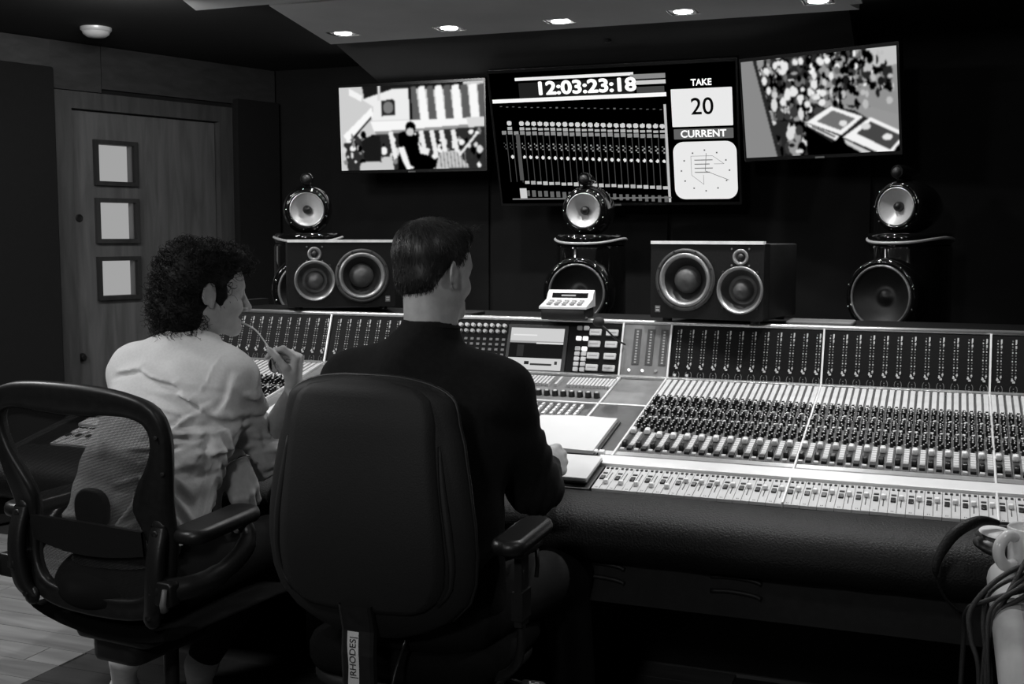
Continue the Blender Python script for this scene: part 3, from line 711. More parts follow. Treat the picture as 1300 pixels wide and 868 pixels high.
def knob_bank():
    b = MB(); R = random.Random(4)
    for col, x in enumerate((-.0098, .0098)):
        s = .425 if col == 0 else .412
        k = 0
        while s < .695:
            q = R.random(); big = (k % 7) in (2, 3, 4)
            r = .0062 if big else .0047; hh = .017 if big else .012
            xx = x + R.uniform(-.0015, .0015) + (.0035 if (k % 3 == 1 and not big) else 0)
            mid = .525 < s < .60
            if q < (.75 if mid else .2) and not big:
                b.c = 1; b.at((xx, s, .004), (0, 0, 1), [(.0052, 0), (.0045, .011)], 8, True)
            else:
                b.c = 0; b.at((xx, s, .004), (0, 0, 1), [(r, 0), (r * .85, hh)], 8, True)
                b.c = 1; b.box((xx, s + r * .2, .0045 + hh), (r * .5, r * 1.1, .001))
            s += .0125 if not big else .0142; k += 1
        b.c = 1
        for j in range(9): b.box((x + (.0055 if j % 2 else -.0062), .43 + j * .03 + R.uniform(-.006, .006), .006), (.0042, .0042, .005))
    return b.mesh('knob_bank', [M['knob'], M['knobtop']])
ST, KB = strip_mesh(), knob_bank()
capb = MB(); capb.rbox((0, 0, .0125), (.0150, .020, .017), .004, .004, 3); capb.c = 1; capb.box((0, 0, .0212), (.013, .0012, .0006)); CAP = capb.mesh('fader_cap', [M['cap'], M['capd']])
capb = MB(); capb.rbox((0, 0, .0115), (.0140, .021, .017), .0028, .003, 2); CAPK = capb.mesh('fader_cap', M['knob'])
capb = MB(); capb.rbox((0, 0, .0105), (.0125, .012, .012), .0025, .003, 2); CAPS = capb.mesh('small_fader_cap', [M['cap']])
btb = MB(); btb.rbox((0, 0, .0065), (.012, .022, .005), .0015, .0012, 1); BTN = btb.mesh('push_button', M['knob'])
def put(name, me, parent, T, stuff=False):
    o = D.objects.new(name, me); C.objects.link(o); o.parent = parent; o.matrix_local = T
    if stuff: o['kind'] = 'stuff'
    return o
nch = 0; R = random.Random(9)
for x0, cnt in BAYS:
    for k in range(cnt):
        x = x0 + (k + .5) * P_
        st = put('channel_strip', ST, con, SL @ Matrix.Translation((x, 0, 0)))
        put('knob_bank', KB, st, Matrix.Identity(4), True)
        first = x0 == -.832 and k < 2
        put('fader_cap', CAP, st, Matrix.Translation((-.0098, .395 if first else .372, 0)))
        put('fader_cap', CAPK, st, Matrix.Translation((-.0098, .298, 0)))
        put('small_fader_cap', CAPS, st, Matrix.Translation((.0085, (.04 if (x0 == -.832 and k < 5) else .082 + R.uniform(-.003, .003)), 0)))
        put('push_button', BTN, st, Matrix.Translation((-.0095, .072, 0)))
        nch += 1
# ledge rail between faders and the small-fader strip
for x0, x1 in ((-2.6, -2.102), (-.866, .448)):
    slab(x0, x1, .150, .206, .012, 'alup', 'ledge_rail'); slab(x0, x1, .209, .225, .007, 'panelG', 'ledge_strip'); slab(x0, x1, .227, .256, .004, 'alu', 'ledge_strip')
slab(-2.605, .45, .858, .874, .012, 'alu', 'back_rail')
slab(.45, .49, 0, .858, .006, 'panelD', 'end_panel')
# centre section of the slope
slab(-2.10, -.995, .01, .855, .003, 'panelG'); slab(-.985, -.838, .622, .855, .003, 'panelG'); slab(-.985, -.838, .0, .612, .003, 'panelD')
slab(-1.35, -1.0, .475, .605, .0045, 'panelD')
slab(-1.95, -.838, .611, .620, .006, 'alup', 'divider_rail')
for x in (-2.102, -.836, -.352, .128): slab(x - .003, x + .003, .0 if x > -.8 else .21, .86, .011, 'alup', 'divider_rail')
slab(-.993, -.987, .42, .86, .008, 'alup', 'divider_rail'); slab(-.872, -.838, .21, .86, .001, 'panelG')
for k in range(2):
    b = MB(); b.T = SL; b.rbox((-.888 + k * .02, .225, .009), (.017, .018, .014), .003, .003, 2); obj('push_button', b, M['cap'], con)
b = MB(); b.T = SL; Rr = random.Random(2)
xs = [-1.345 + .0128 * k for k in range(12)] + [-1.175] + [-1.135 + .0118 * k for k in range(12)] + [-.998 + .003]
for x in xs: b.box((x, .784, .008), (.0078, .075, .012))
obj('key_row', b, M['panelL'], con, stuff=True)
b = MB(); b.T = SL
for r3 in range(4):
    for k in range(13): b.box((-1.33 + k * .025, .495 + r3 * .024, .008), (.008, .018, .01))
obj('key_row', b, M['alup'], con, stuff=True)
for k in range(14):
    b = MB(); b.T = SL; b.at((-1.37 + k * .0275, .668, .003), (0, 0, 1), [(.0105, 0), (.0095, .017)], 14); kn = obj('knob', b, M['knob'], con)
    b = MB(); b.T = SL; b.at((-1.37 + k * .0275, .668, .0195), (0, 0, 1), [(.006, 0), (.0055, .002)], 12); obj('knob_cap', b, M['knobtop'], kn)
for k in range(9):
    b = MB(); b.T = SL; b.box((-1.9 + .055 * k, .70, .006), (.04, .06, .01)); obj('push_button', b, M['panelL'], con)

# ---- meter bridge
def bslab(x0, x1, t0, t1, h, m, name='bridge_panel', z0=-.006): return slab(x0, x1, t0, t1, h, m, name, BR, z0)
for x0, x1 in ((-2.6, -2.103), (-2.099, -1.6), (-.832, -.354), (-.350, .126), (.130, .488)): bslab(x0, x1, .0, .184, .003, 'panelB')
bslab(-1.598, -1.405, .0, .184, .003, 'panelB'); bslab(-1.403, -1.0, .0, .184, .003, 'panelB'); bslab(-.994, -.838, 0, .184, .003, 'panelG')
for x in (-2.101, -1.6, -.997, -.835, -.352, .128):
    big = x not in (-1.6,)
    b = MB(); b.T = BR; b.box((x, .093, .004), (.0055 if big else .003, .186, .012)); dv = obj('divider_rail', b, M['alup'], con)
    if big:
        b = MB(); b.T = BR; b.ball((x, -.004, .008), .0085, 10); obj('end_stud', b, M['cap'], dv)
def led_col():
    b = MB(); R = random.Random(1)
    for k in range(14):
        b.c = 1 if k % 3 else 0
        for x in (-.0045, .0048): b.box((x + .0008 * (k % 2), .052 + k * .0088, .0038), (.0034, .0042, .0018))
    b.c = 0; b.box((.0056, .165, .0042), (.0044, .012, .002)); b.box((.0056, .148, .0042), (.0044, .008, .002))
    b.c = 0; b.at((-.004, .047, .003), (0, 0, 1), [(.0036, 0), (.0036, .004)], 8); b.at((.005, .056, .003), (0, 0, 1), [(.003, 0), (.003, .004)], 8)
    b.box((0, .042, .004), (.0075, .006, .003))
    b.c = 1
    for sgn in (-1, 1):
        pts = [(sgn * (.0105 * math.cos(rad(a))), .018 + .0145 * math.sin(rad(a)), .0038) for a in (-55, -30, 0, 30, 55)]; b.tube(pts, .0011, 4, False)
    for q in (.014, .022): b.box((0, q, .0038), (.003, .003, .0015))
    return b.mesh('indicator_column', [M['dot'], M['dot2']])
LED = led_col()
for x0, cnt in BAYS + [(-2.09, 12)]:
    for k in range(cnt): put('indicator_column', LED, con, BR @ Matrix.Translation((x0 + (k + .5) * P_ + .004, 0, 0)), True)
for k in range(2): 
    b = MB(); b.T = BR; b.at((-.812 + k * .04, .018, .003), (0, 0, 1), [(.0045, 0), (.004, .006)], 10); obj('lamp', b, M['lit2'], con)
# knob grid left of the screen
for c in range(8):
    for r3 in range(2):
        b = MB(); b.T = BR; b.at((-1.582 + c * .0235, .163 - r3 * .021, .003), (0, 0, 1), [(.0075, 0), (.0065, .013)], 10); obj('knob', b, M['knobtop'] if r3 == 0 else M['capd'], con)
b = MB(); b.T = BR
for c in range(8):
    for r3 in range(6): b.box((-1.582 + c * .0235, .115 - r3 * .018, .004), (.011, .008, .004))
obj('key_row', b, M['dot2'], con, stuff=True)
# inset screen
dm = bslab(-1.404, -1.186, .002, .172, .006, 'black', 'display_frame')
im = np.zeros((64, 80)); im[:22] = .62; im[20:23] = .35; im[10:12, 4:40] = .8; im[23:46] = .01; im[26:44, 12:22] = .03; im[46:] = .62; im[54:57, 34:66] = .05; im[51:56, 25:32] = .02; im[22:24, 40:] = .8; im[50:55, 70:74] = .05
g = picture_grid('display', im, .192, .146, None, 0); g.parent = dm; g.matrix_local = BR @ Matrix.Translation((-1.296, .086, .0072))
R = random.Random(6)
for c in range(2):
    for r3 in range(9):
        if r3 in (5, 7) : continue
        b = MB(); b.T = BR; b.rbox((-1.148 + c * .0235, .022 + r3 * .0178, .006), (.018, .0145, .008), .002, .0015, 1); obj('push_button', b, M['lampw'] if (r3 == 6 or (r3 == 4 and c)) else M['panelL'] if r3 < 5 or c else M['capd'], con)
    for r3 in range(4):
        b = MB(); b.T = BR; b.rbox((-1.092 + c * .058, .03 + r3 * .0405, .006), (.042, .022, .008), .002, .002, 1); kb = obj('label_key', b, M['panelL'], con)
        b = MB(); b.T = BR; b.box((-1.092 + c * .058, .03 + r3 * .0405, .0103), (.03, .004, .0004)); obj('legend', b, M['capd'], kb)
for k in range(3):
    b = MB(); b.T = BR; b.box((-.968 + .021 + k * .045, .108, .004), (.024, .12, .003)); mt = obj('level_meter', b, M['panelD'], con)
    b = MB(); b.T = BR
    for q in range(12): b.box((-.968 + .021 + k * .045, .055 + q * .0095, .0058), (.007, .0055, .001))
    obj('meter_scale', b, M['capd'], mt, stuff=True)
for k, m in ((0, 'lampw'), (1, 'lampw'), (2, 'capd')):
    b = MB(); b.T = BR; b.at((-.965 + k * .045, .028, .003), (0, 0, 1), [(.005, 0), (.0045, .006)], 12); obj('lamp', b, M[m], con)
b = MB(); b.T = BR; b.tube(smooth_path([(XL, .192, .0), (-1.5, .192, 0), (XR, .192, 0)], 2), .0085, 8); obj('top_rail', b, M['alu'], con)

# gooseneck talkback microphone
t = thing('talkback_microphone', 'small black gooseneck microphone on the meter bridge of the desk', 'microphone', (-.985, 3.63, 1.02))
b = MB(); b.tube(smooth_path([(-.985, 3.632, 1.03), (-1.0, 3.58, 1.05), (-1.03, 3.56, 1.085), (-1.05, 3.56, 1.1)], 5), .003, 8); obj('gooseneck', b, M['black'], t, world=True)
obj('foam_windshield', MB().ball((-1.055, 3.56, 1.108), .02, 14, (1, 1, .85)), M['blackm'], t, world=True)

# ================================================================== DESK MONITORS
def desk_monitor(x, y, z, rz, W, H, Dp, cols, label):
    t = thing('desk_monitor', label, 'speaker', (x, y, z), rz, 'black three-way monitors on the meter bridge')
    (wx, wz), (mx, mz), (tx, tz), (bx, bz) = cols
    b = MB(); b.T = frame((0, 0, H / 2), (1, 0, 0), (0, 0, 1), (0, -1, 0)); b.rbox((0, 0, -Dp / 2 - .025), (W, H, Dp - .05), .006, .004, 2)
    for q in (((-W / 2, -H / 2, -.06), (W / 2, -H / 2 + .008, -.012)), ((-W / 2, H / 2 - .008, -.06), (W / 2, H / 2, -.012)), ((-W / 2, -H / 2, -.06), (-W / 2 + .008, H / 2, -.012)), ((W / 2 - .008, -H / 2, -.06), (W / 2, H / 2, -.012))): b.span(*q)
    cb = obj('cabinet', b, M['cab'], t)
    holed_plate('baffle', W, H, .012, [(W * (wx - .5), H * (.5 - wz), .0885), (W * (mx - .5), H * (.5 - mz), .0705), (W * (tx - .5), H * (.5 - tz), .018)], M['cab'], frame((0, .006, H / 2), (1, 0, 0), (0, 0, 1), (0, -1, 0)), t)
    b = MB(); b.span((-W / 2 + .001, -.006, H - .001), (W / 2 - .001, .02, H + .009)); obj('top_edge_highlight', b, M['trim'], t)  # pale bar standing in for downlight catching the cabinet top
    f = (0, -1, 0)
    def P(u, v): return (W * (u - .5), 0, H * (1 - v))
    c = P(wx, wz)
    b = MB(); b.at(c, f, [(.101, -.001), (.100, .007), (.090, .009), (.088, .005)], 44, False); wf = obj('woofer_frame', b, M['ringd'], t)
    b = MB(); b.at(c, f, [(.088, .004), (.083, .012), (.076, .010), (.071, .0)], 44, False); obj('surround', b, M['ring'], wf)
    b = MB(); b.at(c, f, [(.071, .0), (.055, -.018), (.043, -.026)], 40, False); obj('woofer_cone', b, M['conek'], wf)
    b = MB(); b.at(c, f, [(.046, -.026), (.042, -.012), (.03, .002), (.015, .010), (0, .012)], 32, False); obj('dust_dome', b, M['dome'], wf)
    for k in range(8):
        a = rad(22.5 + 45 * k); obj('screw', MB().at((c[0] + .095 * math.cos(a), -.008, c[2] + .095 * math.sin(a)), f, [(.004, 0), (.0035, .002)], 8), M['blackm'], wf)
    c = P(mx, mz)
    b = MB(); b.at(c, f, [(.076, -.001), (.074, .006), (.07, .006), (.06, -.012), (.046, -.03)], 44, False); mf = obj('midrange_horn', b, M['ringd'], t)
    b = MB(); b.at(c, f, [(.0755, .003), (.073, .0075), (.070, .0065), (.064, -.004)], 44, False); obj('horn_lip', b, M['ring'], mf)
    b = MB(); b.at(c, f, [(.046, -.03), (.036, -.034), (.034, -.03), (.03, -.015), (.018, -.003), (0, .002)], 32, False); obj('midrange_dome', b, M['dome'], mf)
    for k in range(4):
        a = rad(45 + 90 * k); obj('screw', MB().at((c[0] + .078 * math.cos(a), -.002, c[2] + .078 * math.sin(a)), f, [(.005, 0), (.004, .002)], 8), M['blackm'], mf)
    c = P(tx, tz)
    b = MB(); b.at(c, f, [(.026, -.001), (.025, .004), (.019, .003), (.013, -.004)], 28, False); tf = obj('tweeter_plate', b, M['ring'], t)
    b = MB(); b.at(c, f, [(.013, -.004), (.011, .001), (.006, .005), (0, .006)], 18, False); obj('tweeter_dome', b, M['conek'], tf)
    for dx in (-.028, .028):
        for dz in (-.026, .026): obj('screw', MB().at((c[0] + dx, -.001, c[2] + dz), f, [(.0035, 0), (.003, .002)], 8), M['dot2'], tf)
    c = P(bx, bz); b = MB(); b.box((c[0], -.0008, c[2]), (.018, .0016, .022)); bd = obj('badge', b, M['dot2'], t)
    b = MB(); b.box((c[0], -.002, c[2] - .004), (.012, .001, .005)); b.box((c[0], -.002, c[2] + .005), (.012, .001, .004)); obj('badge_mark', b, M['dot'], bd)
    for sx in (-1, 1):
        for yy in (.05, Dp - .05): obj('foot', MB().cyl((sx * (W / 2 - .04), yy, -.013), (sx * (W / 2 - .04), yy, .001), .016, n=12), M['rubber'], t)
    return t
desk_monitor(-.717, 3.61, 1.1215, rad(-9), .377, .24, .36, ((.317, .48), (.80, .60), (.80, .17), (.07, .88)), 'black desk monitor with woofer on its door side, beside the white remote')
desk_monitor(-2.10, 3.735, 1.1215, rad(33), .395, .24, .33, ((.69, .52), (.25, .59), (.25, .18), (.93, .88)), 'black desk monitor partly behind the head of the man in black')

# ---- white remote on the bridge
t = thing('desk_remote', 'white wedge-shaped desk remote with small dark display and keys', 'remote', (-1.20, 3.68, 1.1085), rad(7))
b = MB(); b.rbox((0, .0, .018), (.15, .17, .036), .006, .004, 2); obj('body', b, M['black'], t)
b = MB(); pf = [(-.092, .036), (-.092, .043), (.03, .062), (.05, .082), (.075, .092), (.085, .088), (.088, .036)]
vs = [(x, y, z) for x in (-.08, .08) for y, z in pf]; n = len(pf)
b.add(vs, [tuple(reversed(range(n))), tuple(range(n, 2 * n))] + [(k, (k + 1) % n, (k + 1) % n + n, k + n) for k in range(n)]); obj('top_shell', b, M['white'], t)
b = MB(); b.add([(-.062, .0335, .0668), (.062, .0335, .0668), (.062, .049, .0825), (-.062, .049, .0825)], [(0, 1, 2, 3)]); ds = obj('display', b, M['gloss'], t)
b = MB(); b.add([(-.03, .0385, .0722), (.02, .0385, .0722), (.02, .043, .0768), (-.03, .043, .0768)], [(0, 1, 2, 3)]); obj('digits', b, M['lit2'], ds)
for k in range(5):
    for j in range(3):
        b = MB(); yy = -.066 + j * .026; b.rbox((-.052 + k * .026, yy, .0475 + (yy + .092) * .156), (.016, .011, .006), .002, .001, 1); obj('key', b, M['dot'] if j else M['capd'], t)

# ---- loose flat things on the bridge
o = obj('folder', MB().rbox((-.38, 3.84, 1.106), (.21, .15, .012), .01, .003, 2), M['dot2']); tag(o, 'flat grey folder lying right of the monitor by the remote', 'folder')
o = obj('tablet_case', MB().rbox((-1.66, 3.80, 1.106), (.17, .13, .012), .01, .003, 2), M['cab']); tag(o, 'thin dark flat case lying on the bridge beside the man\'s face', 'case')

# ---- notebooks and paper on the slope
def SP(x, s, h=0): return SL @ Vector((x, s, h))
t = thing('spiral_notebook', 'open white spiral notebook under the hand of the man in black', 'notebook', SP(-1.13, .3))
b = MB(); b.T = SL; b.rbox((-1.01, .336, .0065), (.262, .262, .005), .004, .001, 1); b.rbox((-1.27, .336, .0065), (.25, .262, .005), .004, .001, 1); obj('cover', b, M['black'], t, True)
def pages(x0, x1, s0, s1, z0, z1, lift=0):
    b = MB(); b.T = SL; n = 10; tp = []
    for i in range(n + 1):
        q = i / n; zz = z1 + lift * math.sin(q * math.pi) ** 2 * .5 + lift * .4 * q * q
        tp.append([(x0 + (x1 - x0) * q - .012 * (1 - j / 4) * q * q * 0, s0 + (s1 - s0) * j / 4, zz) for j in range(5)])
    b.grid([list(reversed(r)) for r in tp]); 
    for j in (0, 4): b.grid([[tp[i][j] for i in range(n + 1)], [(tp[i][j][0], tp[i][j][1], z0) for i in range(n + 1)]], False)
    b.grid([[p for p in tp[n]], [(p[0], p[1], z0) for p in tp[n]]], False); b.grid([[p for p in tp[0]], [(p[0], p[1], z0) for p in tp[0]]], False)
    return b
obj('page_block', pages(-1.125, -.889, .21, .462, .009, .016, .008), M['paper'], t, True)
obj('left_page', pages(-1.385, -1.145, .21, .462, .009, .014, .006), M['paper'], t, True)
for k in range(20):
    b = MB(); b.T = SL; b.torus((-1.135, .222 + k * .0125, .012), (0, 1, 0), .008, .0011, 10, 5); obj('spiral_ring', b, M['chrome'], t, True)
t = thing('writing_pad', 'white pad of paper at the desk edge below the open notebook', 'notepad', SP(-.95, .09))
b = MB(); b.T = SL; b.rbox((-.965, .09, .012), (.235, .155, .004), .004, .001, 1); obj('backing', b, M['black'], t, True)
b = MB(); b.T = SL; b.rbox((-.962, .092, .019), (.228, .15, .010), .004, .0012, 1); obj('page_block', b, M['paper'], t, True)
b = MB(); b.T = SL; b.box((-.99, .045, .0243), (.05, .02, .0005)); obj('printed_box', b, M['dot'], t, True)
b = MB(); b.T = SL; b.rbox((-1.885, .53, .009), (.30, .42, .004), .003, .001, 1); o = obj('music_sheet', b, M['paper']); tag(o, 'large white sheet lying on the desk between the two men', 'paper')
b = MB(); b.T = SL; b.rbox((-1.72, .12, .006), (.22, .2, .004), .003, .001, 1); o = obj('music_sheet', b, M['paper']); tag(o, 'white sheet at the desk edge behind the wrist of the man in white', 'paper')

# ================================================================== SIDE TABLE, MUG, HEADPHONES, CABLES
t = thing('side_table', 'wooden side table with rounded pale edge at the frame\'s right', 'table', (.5, 2.0, 0))
b = MB(); rows = []
for yy, q in ((2.475, .0), (2.474, .5), (2.468, .8), (2.455, .95), (2.435, 1.0), (2.0, 1.0), (1.4, 1.0), (.9, 1.0)):
    rows.append([(.132 + .037 * q * math.cos(a), yy, .703 + .037 * q * math.sin(a)) for a in [2 * math.pi * k / 20 for k in range(20)]])
b.grid(rows, True, True); obj('edge_rail', b, M['rail'], t, True)
b = MB(); b.span((.136, .9, .69), (.95, 2.46, .7385)); obj('table_top', b, M['tabl'], t, True)
for x, yy in ((.22, 2.38), (.88, 2.38), (.22, 1.0), (.88, 1.0)):
    b = MB(); b.span((x - .03, yy - .03, 0), (x + .03, yy + .03, .69)); obj('leg', b, M['tabl'], t, True)
t = thing('mug', 'white ceramic mug with a big handle on the wooden side table', 'mug', (.170, 2.40, .739))
b = MB(); b.lathe([(0, .0), (.034, .0), (.04, .006), (.041, .045), (.043, .083), (.041, .085), (.039, .077), (.038, .02), (.0, .014)], 32, False); obj('cup', b, M['mug'], t)
b = MB(); dx, dy = -.72, -.69
b.tube(smooth_path([(dx * .040, dy * .040, .070), (dx * .062, dy * .062, .073), (dx * .080, dy * .080, .056), (dx * .080, dy * .080, .034), (dx * .062, dy * .062, .014), (dx * .040, dy * .040, .015)], 5), .0115, 10); obj('handle', b, M['mug'], t)
t = thing('headphones', 'black headphones with headband looping over the padded desk edge', 'headphones', (.09, 2.55, .735))
bp = smooth_path([(.12, 2.575, .785), (.095, 2.565, .79), (.071, 2.546, .789), (.038, 2.511, .775), (.013, 2.487, .744), (-.001, 2.468, .709), (.004, 2.466, .674), (.023, 2.47, .638), (.051, 2.478, .612)], 5)
b = MB(); b.tube(bp, [.006 + .0065 * math.sin(math.pi * min(1, i / (len(bp) - 1) * 1.45)) ** 1.0 if i / (len(bp) - 1) < .69 else .0028 for i in range(len(bp))], 10); obj('headband', b, M['leather'], t, True)
for k, (p, tl) in enumerate((((.118, 2.57, .757), .0), ((.112, 2.55, .741), .15))):
    b = MB(); b.at(p, (.1 + tl, -.1, 1), [(0, -.012), (.03, -.012), (.042, -.006), (.043, .0), (.036, .009), (.0, .014)], 28, False); ec = obj('ear_cup', b, M['black'], t, True)
    b = MB(); b.at(p, (.1 + tl, -.1, 1), [(.038, .0075), (.034, .0115), (.0, .016)], 28, False); obj('cup_plate', b, M['white'] if k == 0 else M['black'], ec, True)
b = MB(); b.tube(smooth_path([(.12, 2.575, .785), (.14, 2.58, .783), (.15, 2.575, .772), (.14, 2.572, .765)], 4), .004, 6); obj('yoke', b, M['black'], t, True)
CAB = [[(.44, 2.36, 1.12), (.29, 2.33, .97), (.166, 2.289, .871), (.141, 2.234, .837), (.108, 2.183, .782), (.089, 2.147, .704), (.076, 2.12, .596), (.07, 2.11, .3), (.09, 2.15, .02)],
       [(.46, 2.32, 1.08), (.30, 2.29, .93), (.166, 2.265, .839), (.135, 2.205, .793), (.098, 2.154, .757), (.077, 2.131, .68), (.07, 2.119, .594), (.06, 2.1, .3), (.06, 2.12, .02)],
       [(.45, 2.27, 1.02), (.30, 2.28, .88), (.167, 2.261, .799), (.11, 2.216, .790), (.067, 2.176, .762), (.047, 2.155, .718), (.05, 2.141, .673), (.066, 2.128, .59), (.05, 2.13, .3), (.03, 2.16, .02)],
       [(.43, 2.21, .731), (.28, 2.24, .77), (.166, 2.238, .785), (.113, 2.216, .774), (.08, 2.197, .745), (.07, 2.178, .70), (.078, 2.15, .6), (.08, 2.12, .3), (.12, 2.13, .02)],
       [(.4, 2.19, .731), (.28, 2.21, .75), (.166, 2.213, .758), (.117, 2.193, .75), (.074, 2.174, .732), (.042, 2.207, .700), (.04, 2.24, .62), (.03, 2.25, .3), (0, 2.28, .02)],
       [(.44, 2.22, 1.06), (.29, 2.235, .91), (.161, 2.229, .819), (.127, 2.169, .781), (.085, 2.133, .735), (.078, 2.112, .659), (.082, 2.106, .602), (.1, 2.09, .3), (.14, 2.1, .02)],
       [(.43, 2.20, 1.0), (.29, 2.21, .86), (.162, 2.214, .772), (.129, 2.165, .752), (.087, 2.131, .715), (.077, 2.109, .602), (.1, 2.07, .3), (.16, 2.06, .02)],
       [(.46, 2.30, 1.1), (.30, 2.27, .94), (.164, 2.25, .828), (.12, 2.19, .772), (.083, 2.14, .728), (.08, 2.128, .66), (.086, 2.11, .59), (.09, 2.1, .3), (.08, 2.06, .02)]]
CL = {2: 'black braided cable bulging furthest out in front of the table edge', 4: 'black cable curling away low under the padded desk edge', 0: 'uppermost black cable arching past the white mug',
      1: 'black braided cable running just below the uppermost one at the mug', 3: 'thin black cable lying flat over the end of the pale rail behind the loom'}
for k, pts in enumerate(CAB):
    pts = [(x + .028 * max(0, min(1, (z - .72) / .05)) + (.012 if .1 < z < .73 else 0), y, z) for x, y, z in pts]
    b = MB(); b.tube(smooth_path(pts, 6), .0038 if k % 2 else .0047, 7); o = obj('cable', b, M['cablem'])
    if k in CL: tag(o, CL[k], 'cable', 'cables hanging over the wooden table edge')
    else: tag(o, 'one of the similar black braided cables massed against the pale table edge', 'cable', 'cables hanging over the wooden table edge')
b = MB(); b.tube(smooth_path([(-.92, 3.5, .49), (-.92, 3.5, .3), (-.88, 3.5, .16), (-.8, 3.5, .12), (-.72, 3.5, .17), (-.69, 3.5, .3), (-.69, 3.5, .49)], 6), .012, 8); o = obj('cable', b, M['blackm']); tag(o, 'thick dark cable loop hanging below the desk in the shadow', 'cable')

# ================================================================== MESH OFFICE CHAIR (left)
ch = thing('mesh_office_chair', 'dark mesh-backed office chair under the man in the white shirt', 'chair', (-1.773, 2.272, 0), rad(-6))
def yb(x, z): return -.235 - (z - .53) * .14 + .38 * x * x + .018 * math.exp(-((z - .72) / .1) ** 2)
OUT = [(0, .520), (.12, .525), (.19, .548), (.222, .60), (.236, .68), (.252, .80), (.268, .90), (.270, .975), (.243, 1.03), (.17, 1.056), (.08, 1.066), (0, 1.068)]
INN = [(0, .572), (.10, .574), (.155, .588), (.180, .625), (.182, .68), (.168, .735), (.152, .79), (.178, .845), (.214, .895), (.232, .945), (.220, .985), (.165, 1.0), (.09, .998), (0, .994)]
def loop(half, n):
    p = smooth_path([(x, z, 0) for x, z in half], 6); L = [0]
    for a, b2 in zip(p, p[1:]): L.append(L[-1] + (b2 - a).length)
    out = []
    for k in range(n + 1):
        s = L[-1] * k / n; i = max(j for j in range(len(L)) if L[j] <= s + 1e-9); i = min(i, len(p) - 2); q = (s - L[i]) / max(1e-9, L[i + 1] - L[i]); out.append(p[i].lerp(p[i + 1], q))
    r = [(v.x, v.y) for v in out]
    return r + [(-x, z) for x, z in reversed(r[1:-1])]
NO = 44; lo, li = loop(OUT, NO), loop(INN, NO)
b = MB(); rows = []
for (ox, oz), (ix, iz) in zip(lo, li):
    r = []
    for q, dy in ((0, .0), (.04, -.013), (.2, -.019), (.5, -.012), (.8, -.013), (.94, -.016), (1, -.006), (1, .008), (.9, .014), (.5, .012), (.1, .014)):
        x, z = ox + (ix - ox) * q, oz + (iz - oz) * q; r.append((x, yb(x, z) + dy, z))
    rows.append(r)
b.grid(rows + [rows[0]], True, True); fr = obj('back_frame', b, M['black'], ch)
for sx in (-1, 1):
    for x, z in ((.252, .96), (.256, .88), (.225, .70)):
        obj('bolt', MB().at((sx * x, yb(x, z) - .017, z), (0, -1, 0), [(.005, 0), (.005, .004), (.002, .0035)], 8), M['blackm'], fr)
b = MB(); rows = []
for j in range(19):
    q = j / 18; rows.append([(x * q, yb(x * q, .79 + (z - .79) * q), .79 + (z - .79) * q) for x, z in li])
b.grid(rows, True, True); obj('mesh_fabric', b, M['net'], ch)
b = MB(); rows = []
for i in range(21):
    x = -.172 + .344 * i / 20; e = math.cos(x / .172 * 1.3)
    rows.append([(x, yb(x, z) + dy, z) for z, dy in ((.690 - .022 * e, -.024), (.738 + .008 * e, -.024), (.738 + .008 * e, -.012), (.690 - .022 * e, -.012), (.690 - .022 * e, -.024))])
b.grid(rows, False); obj('lumbar_band', b, M['rubber'], ch)
b = MB(); b.T = frame((.0, yb(0, .77) + .03, .765), (1, 0, 0), (0, 0, 1), (0, -1, 0)); b.rbox((-.01, 0, 0), (.10, .095, .02), .04, .006, 5); obj('lumbar_pad', b, M['blackm'], ch)
for sx in (-1, 1):
    b = MB(); pp = [(.214, -.245, .755), (.216, -.262, .70), (.214, -.268, .64), (.204, -.262, .575), (.188, -.25, .545)]
    pl = smooth_path([(sx * x, yy, z) for x, yy, z in pp], 4); rows = []
    for i, p in enumerate(pl):
        w2 = .021; rows.append([(p.x + a * w2, p.y + c, p.z) for a, c in ((-1, .012), (-1, -.004), (-.7, -.012), (.7, -.012), (1, -.004), (1, .012))])
    b.grid(rows, True, True); b.ball((pl[0].x, pl[0].y, pl[0].z), .0205, 14, (1, .55, 1)); b.ball((pl[-1].x, pl[-1].y, pl[-1].z), .023, 14, (1, .55, 1)); lk = obj('back_link', b, M['rubber'], ch)
    for p in (pl[1], pl[-2]): obj('bolt', MB().at((p.x, p.y - .010, p.z), (0, -1, 0), [(.008, 0), (.008, .004), (.003, .0035), (0, .002)], 12), M['black'], lk)
    b = MB(); b.tube(smooth_path([(sx * .205, -.255, .622), (sx * .25, -.24, .618), (sx * .285, -.17, .625), (sx * .30, -.09, .66), (sx * .295, -.05, .70), (sx * .275, -.05, .735)], 5), [.028] * 6 + [.026] * 6 + [.022] * 7 + [.018] * 7, 12); ap_ = obj('arm_post', b, M['rubber'], ch)
    b = MB(); b.T = frame((sx * .245, -.262, .615), (1, 0, 0), (0, 0, 1), (0, -1, 0)); b.rbox((0, 0, 0), (.05, .055, .03), .01, .004, 3); obj('arm_bracket', b, M['rubber'], ap_)
    b = MB(); b.tube([(sx * .262, -.285, .632), (sx * .262, -.292, .60), (sx * .262, -.287, .585)], [.0055, .007, .009], 8); obj('lever', b, M['dot2'], ap_)
    b = MB(); b.T = frame((sx * .262, -.115, .738), (math.cos(.06 * sx), math.sin(.06 * sx), 0), (-math.sin(.06 * sx), math.cos(.06 * sx), .04), (0, -.04, 1)); b.rbox((0, 0, 0), (.092, .25, .034), .042, .013, 6); obj('arm_pad', b, M['rubber'], ch)
b = MB(); rows = []
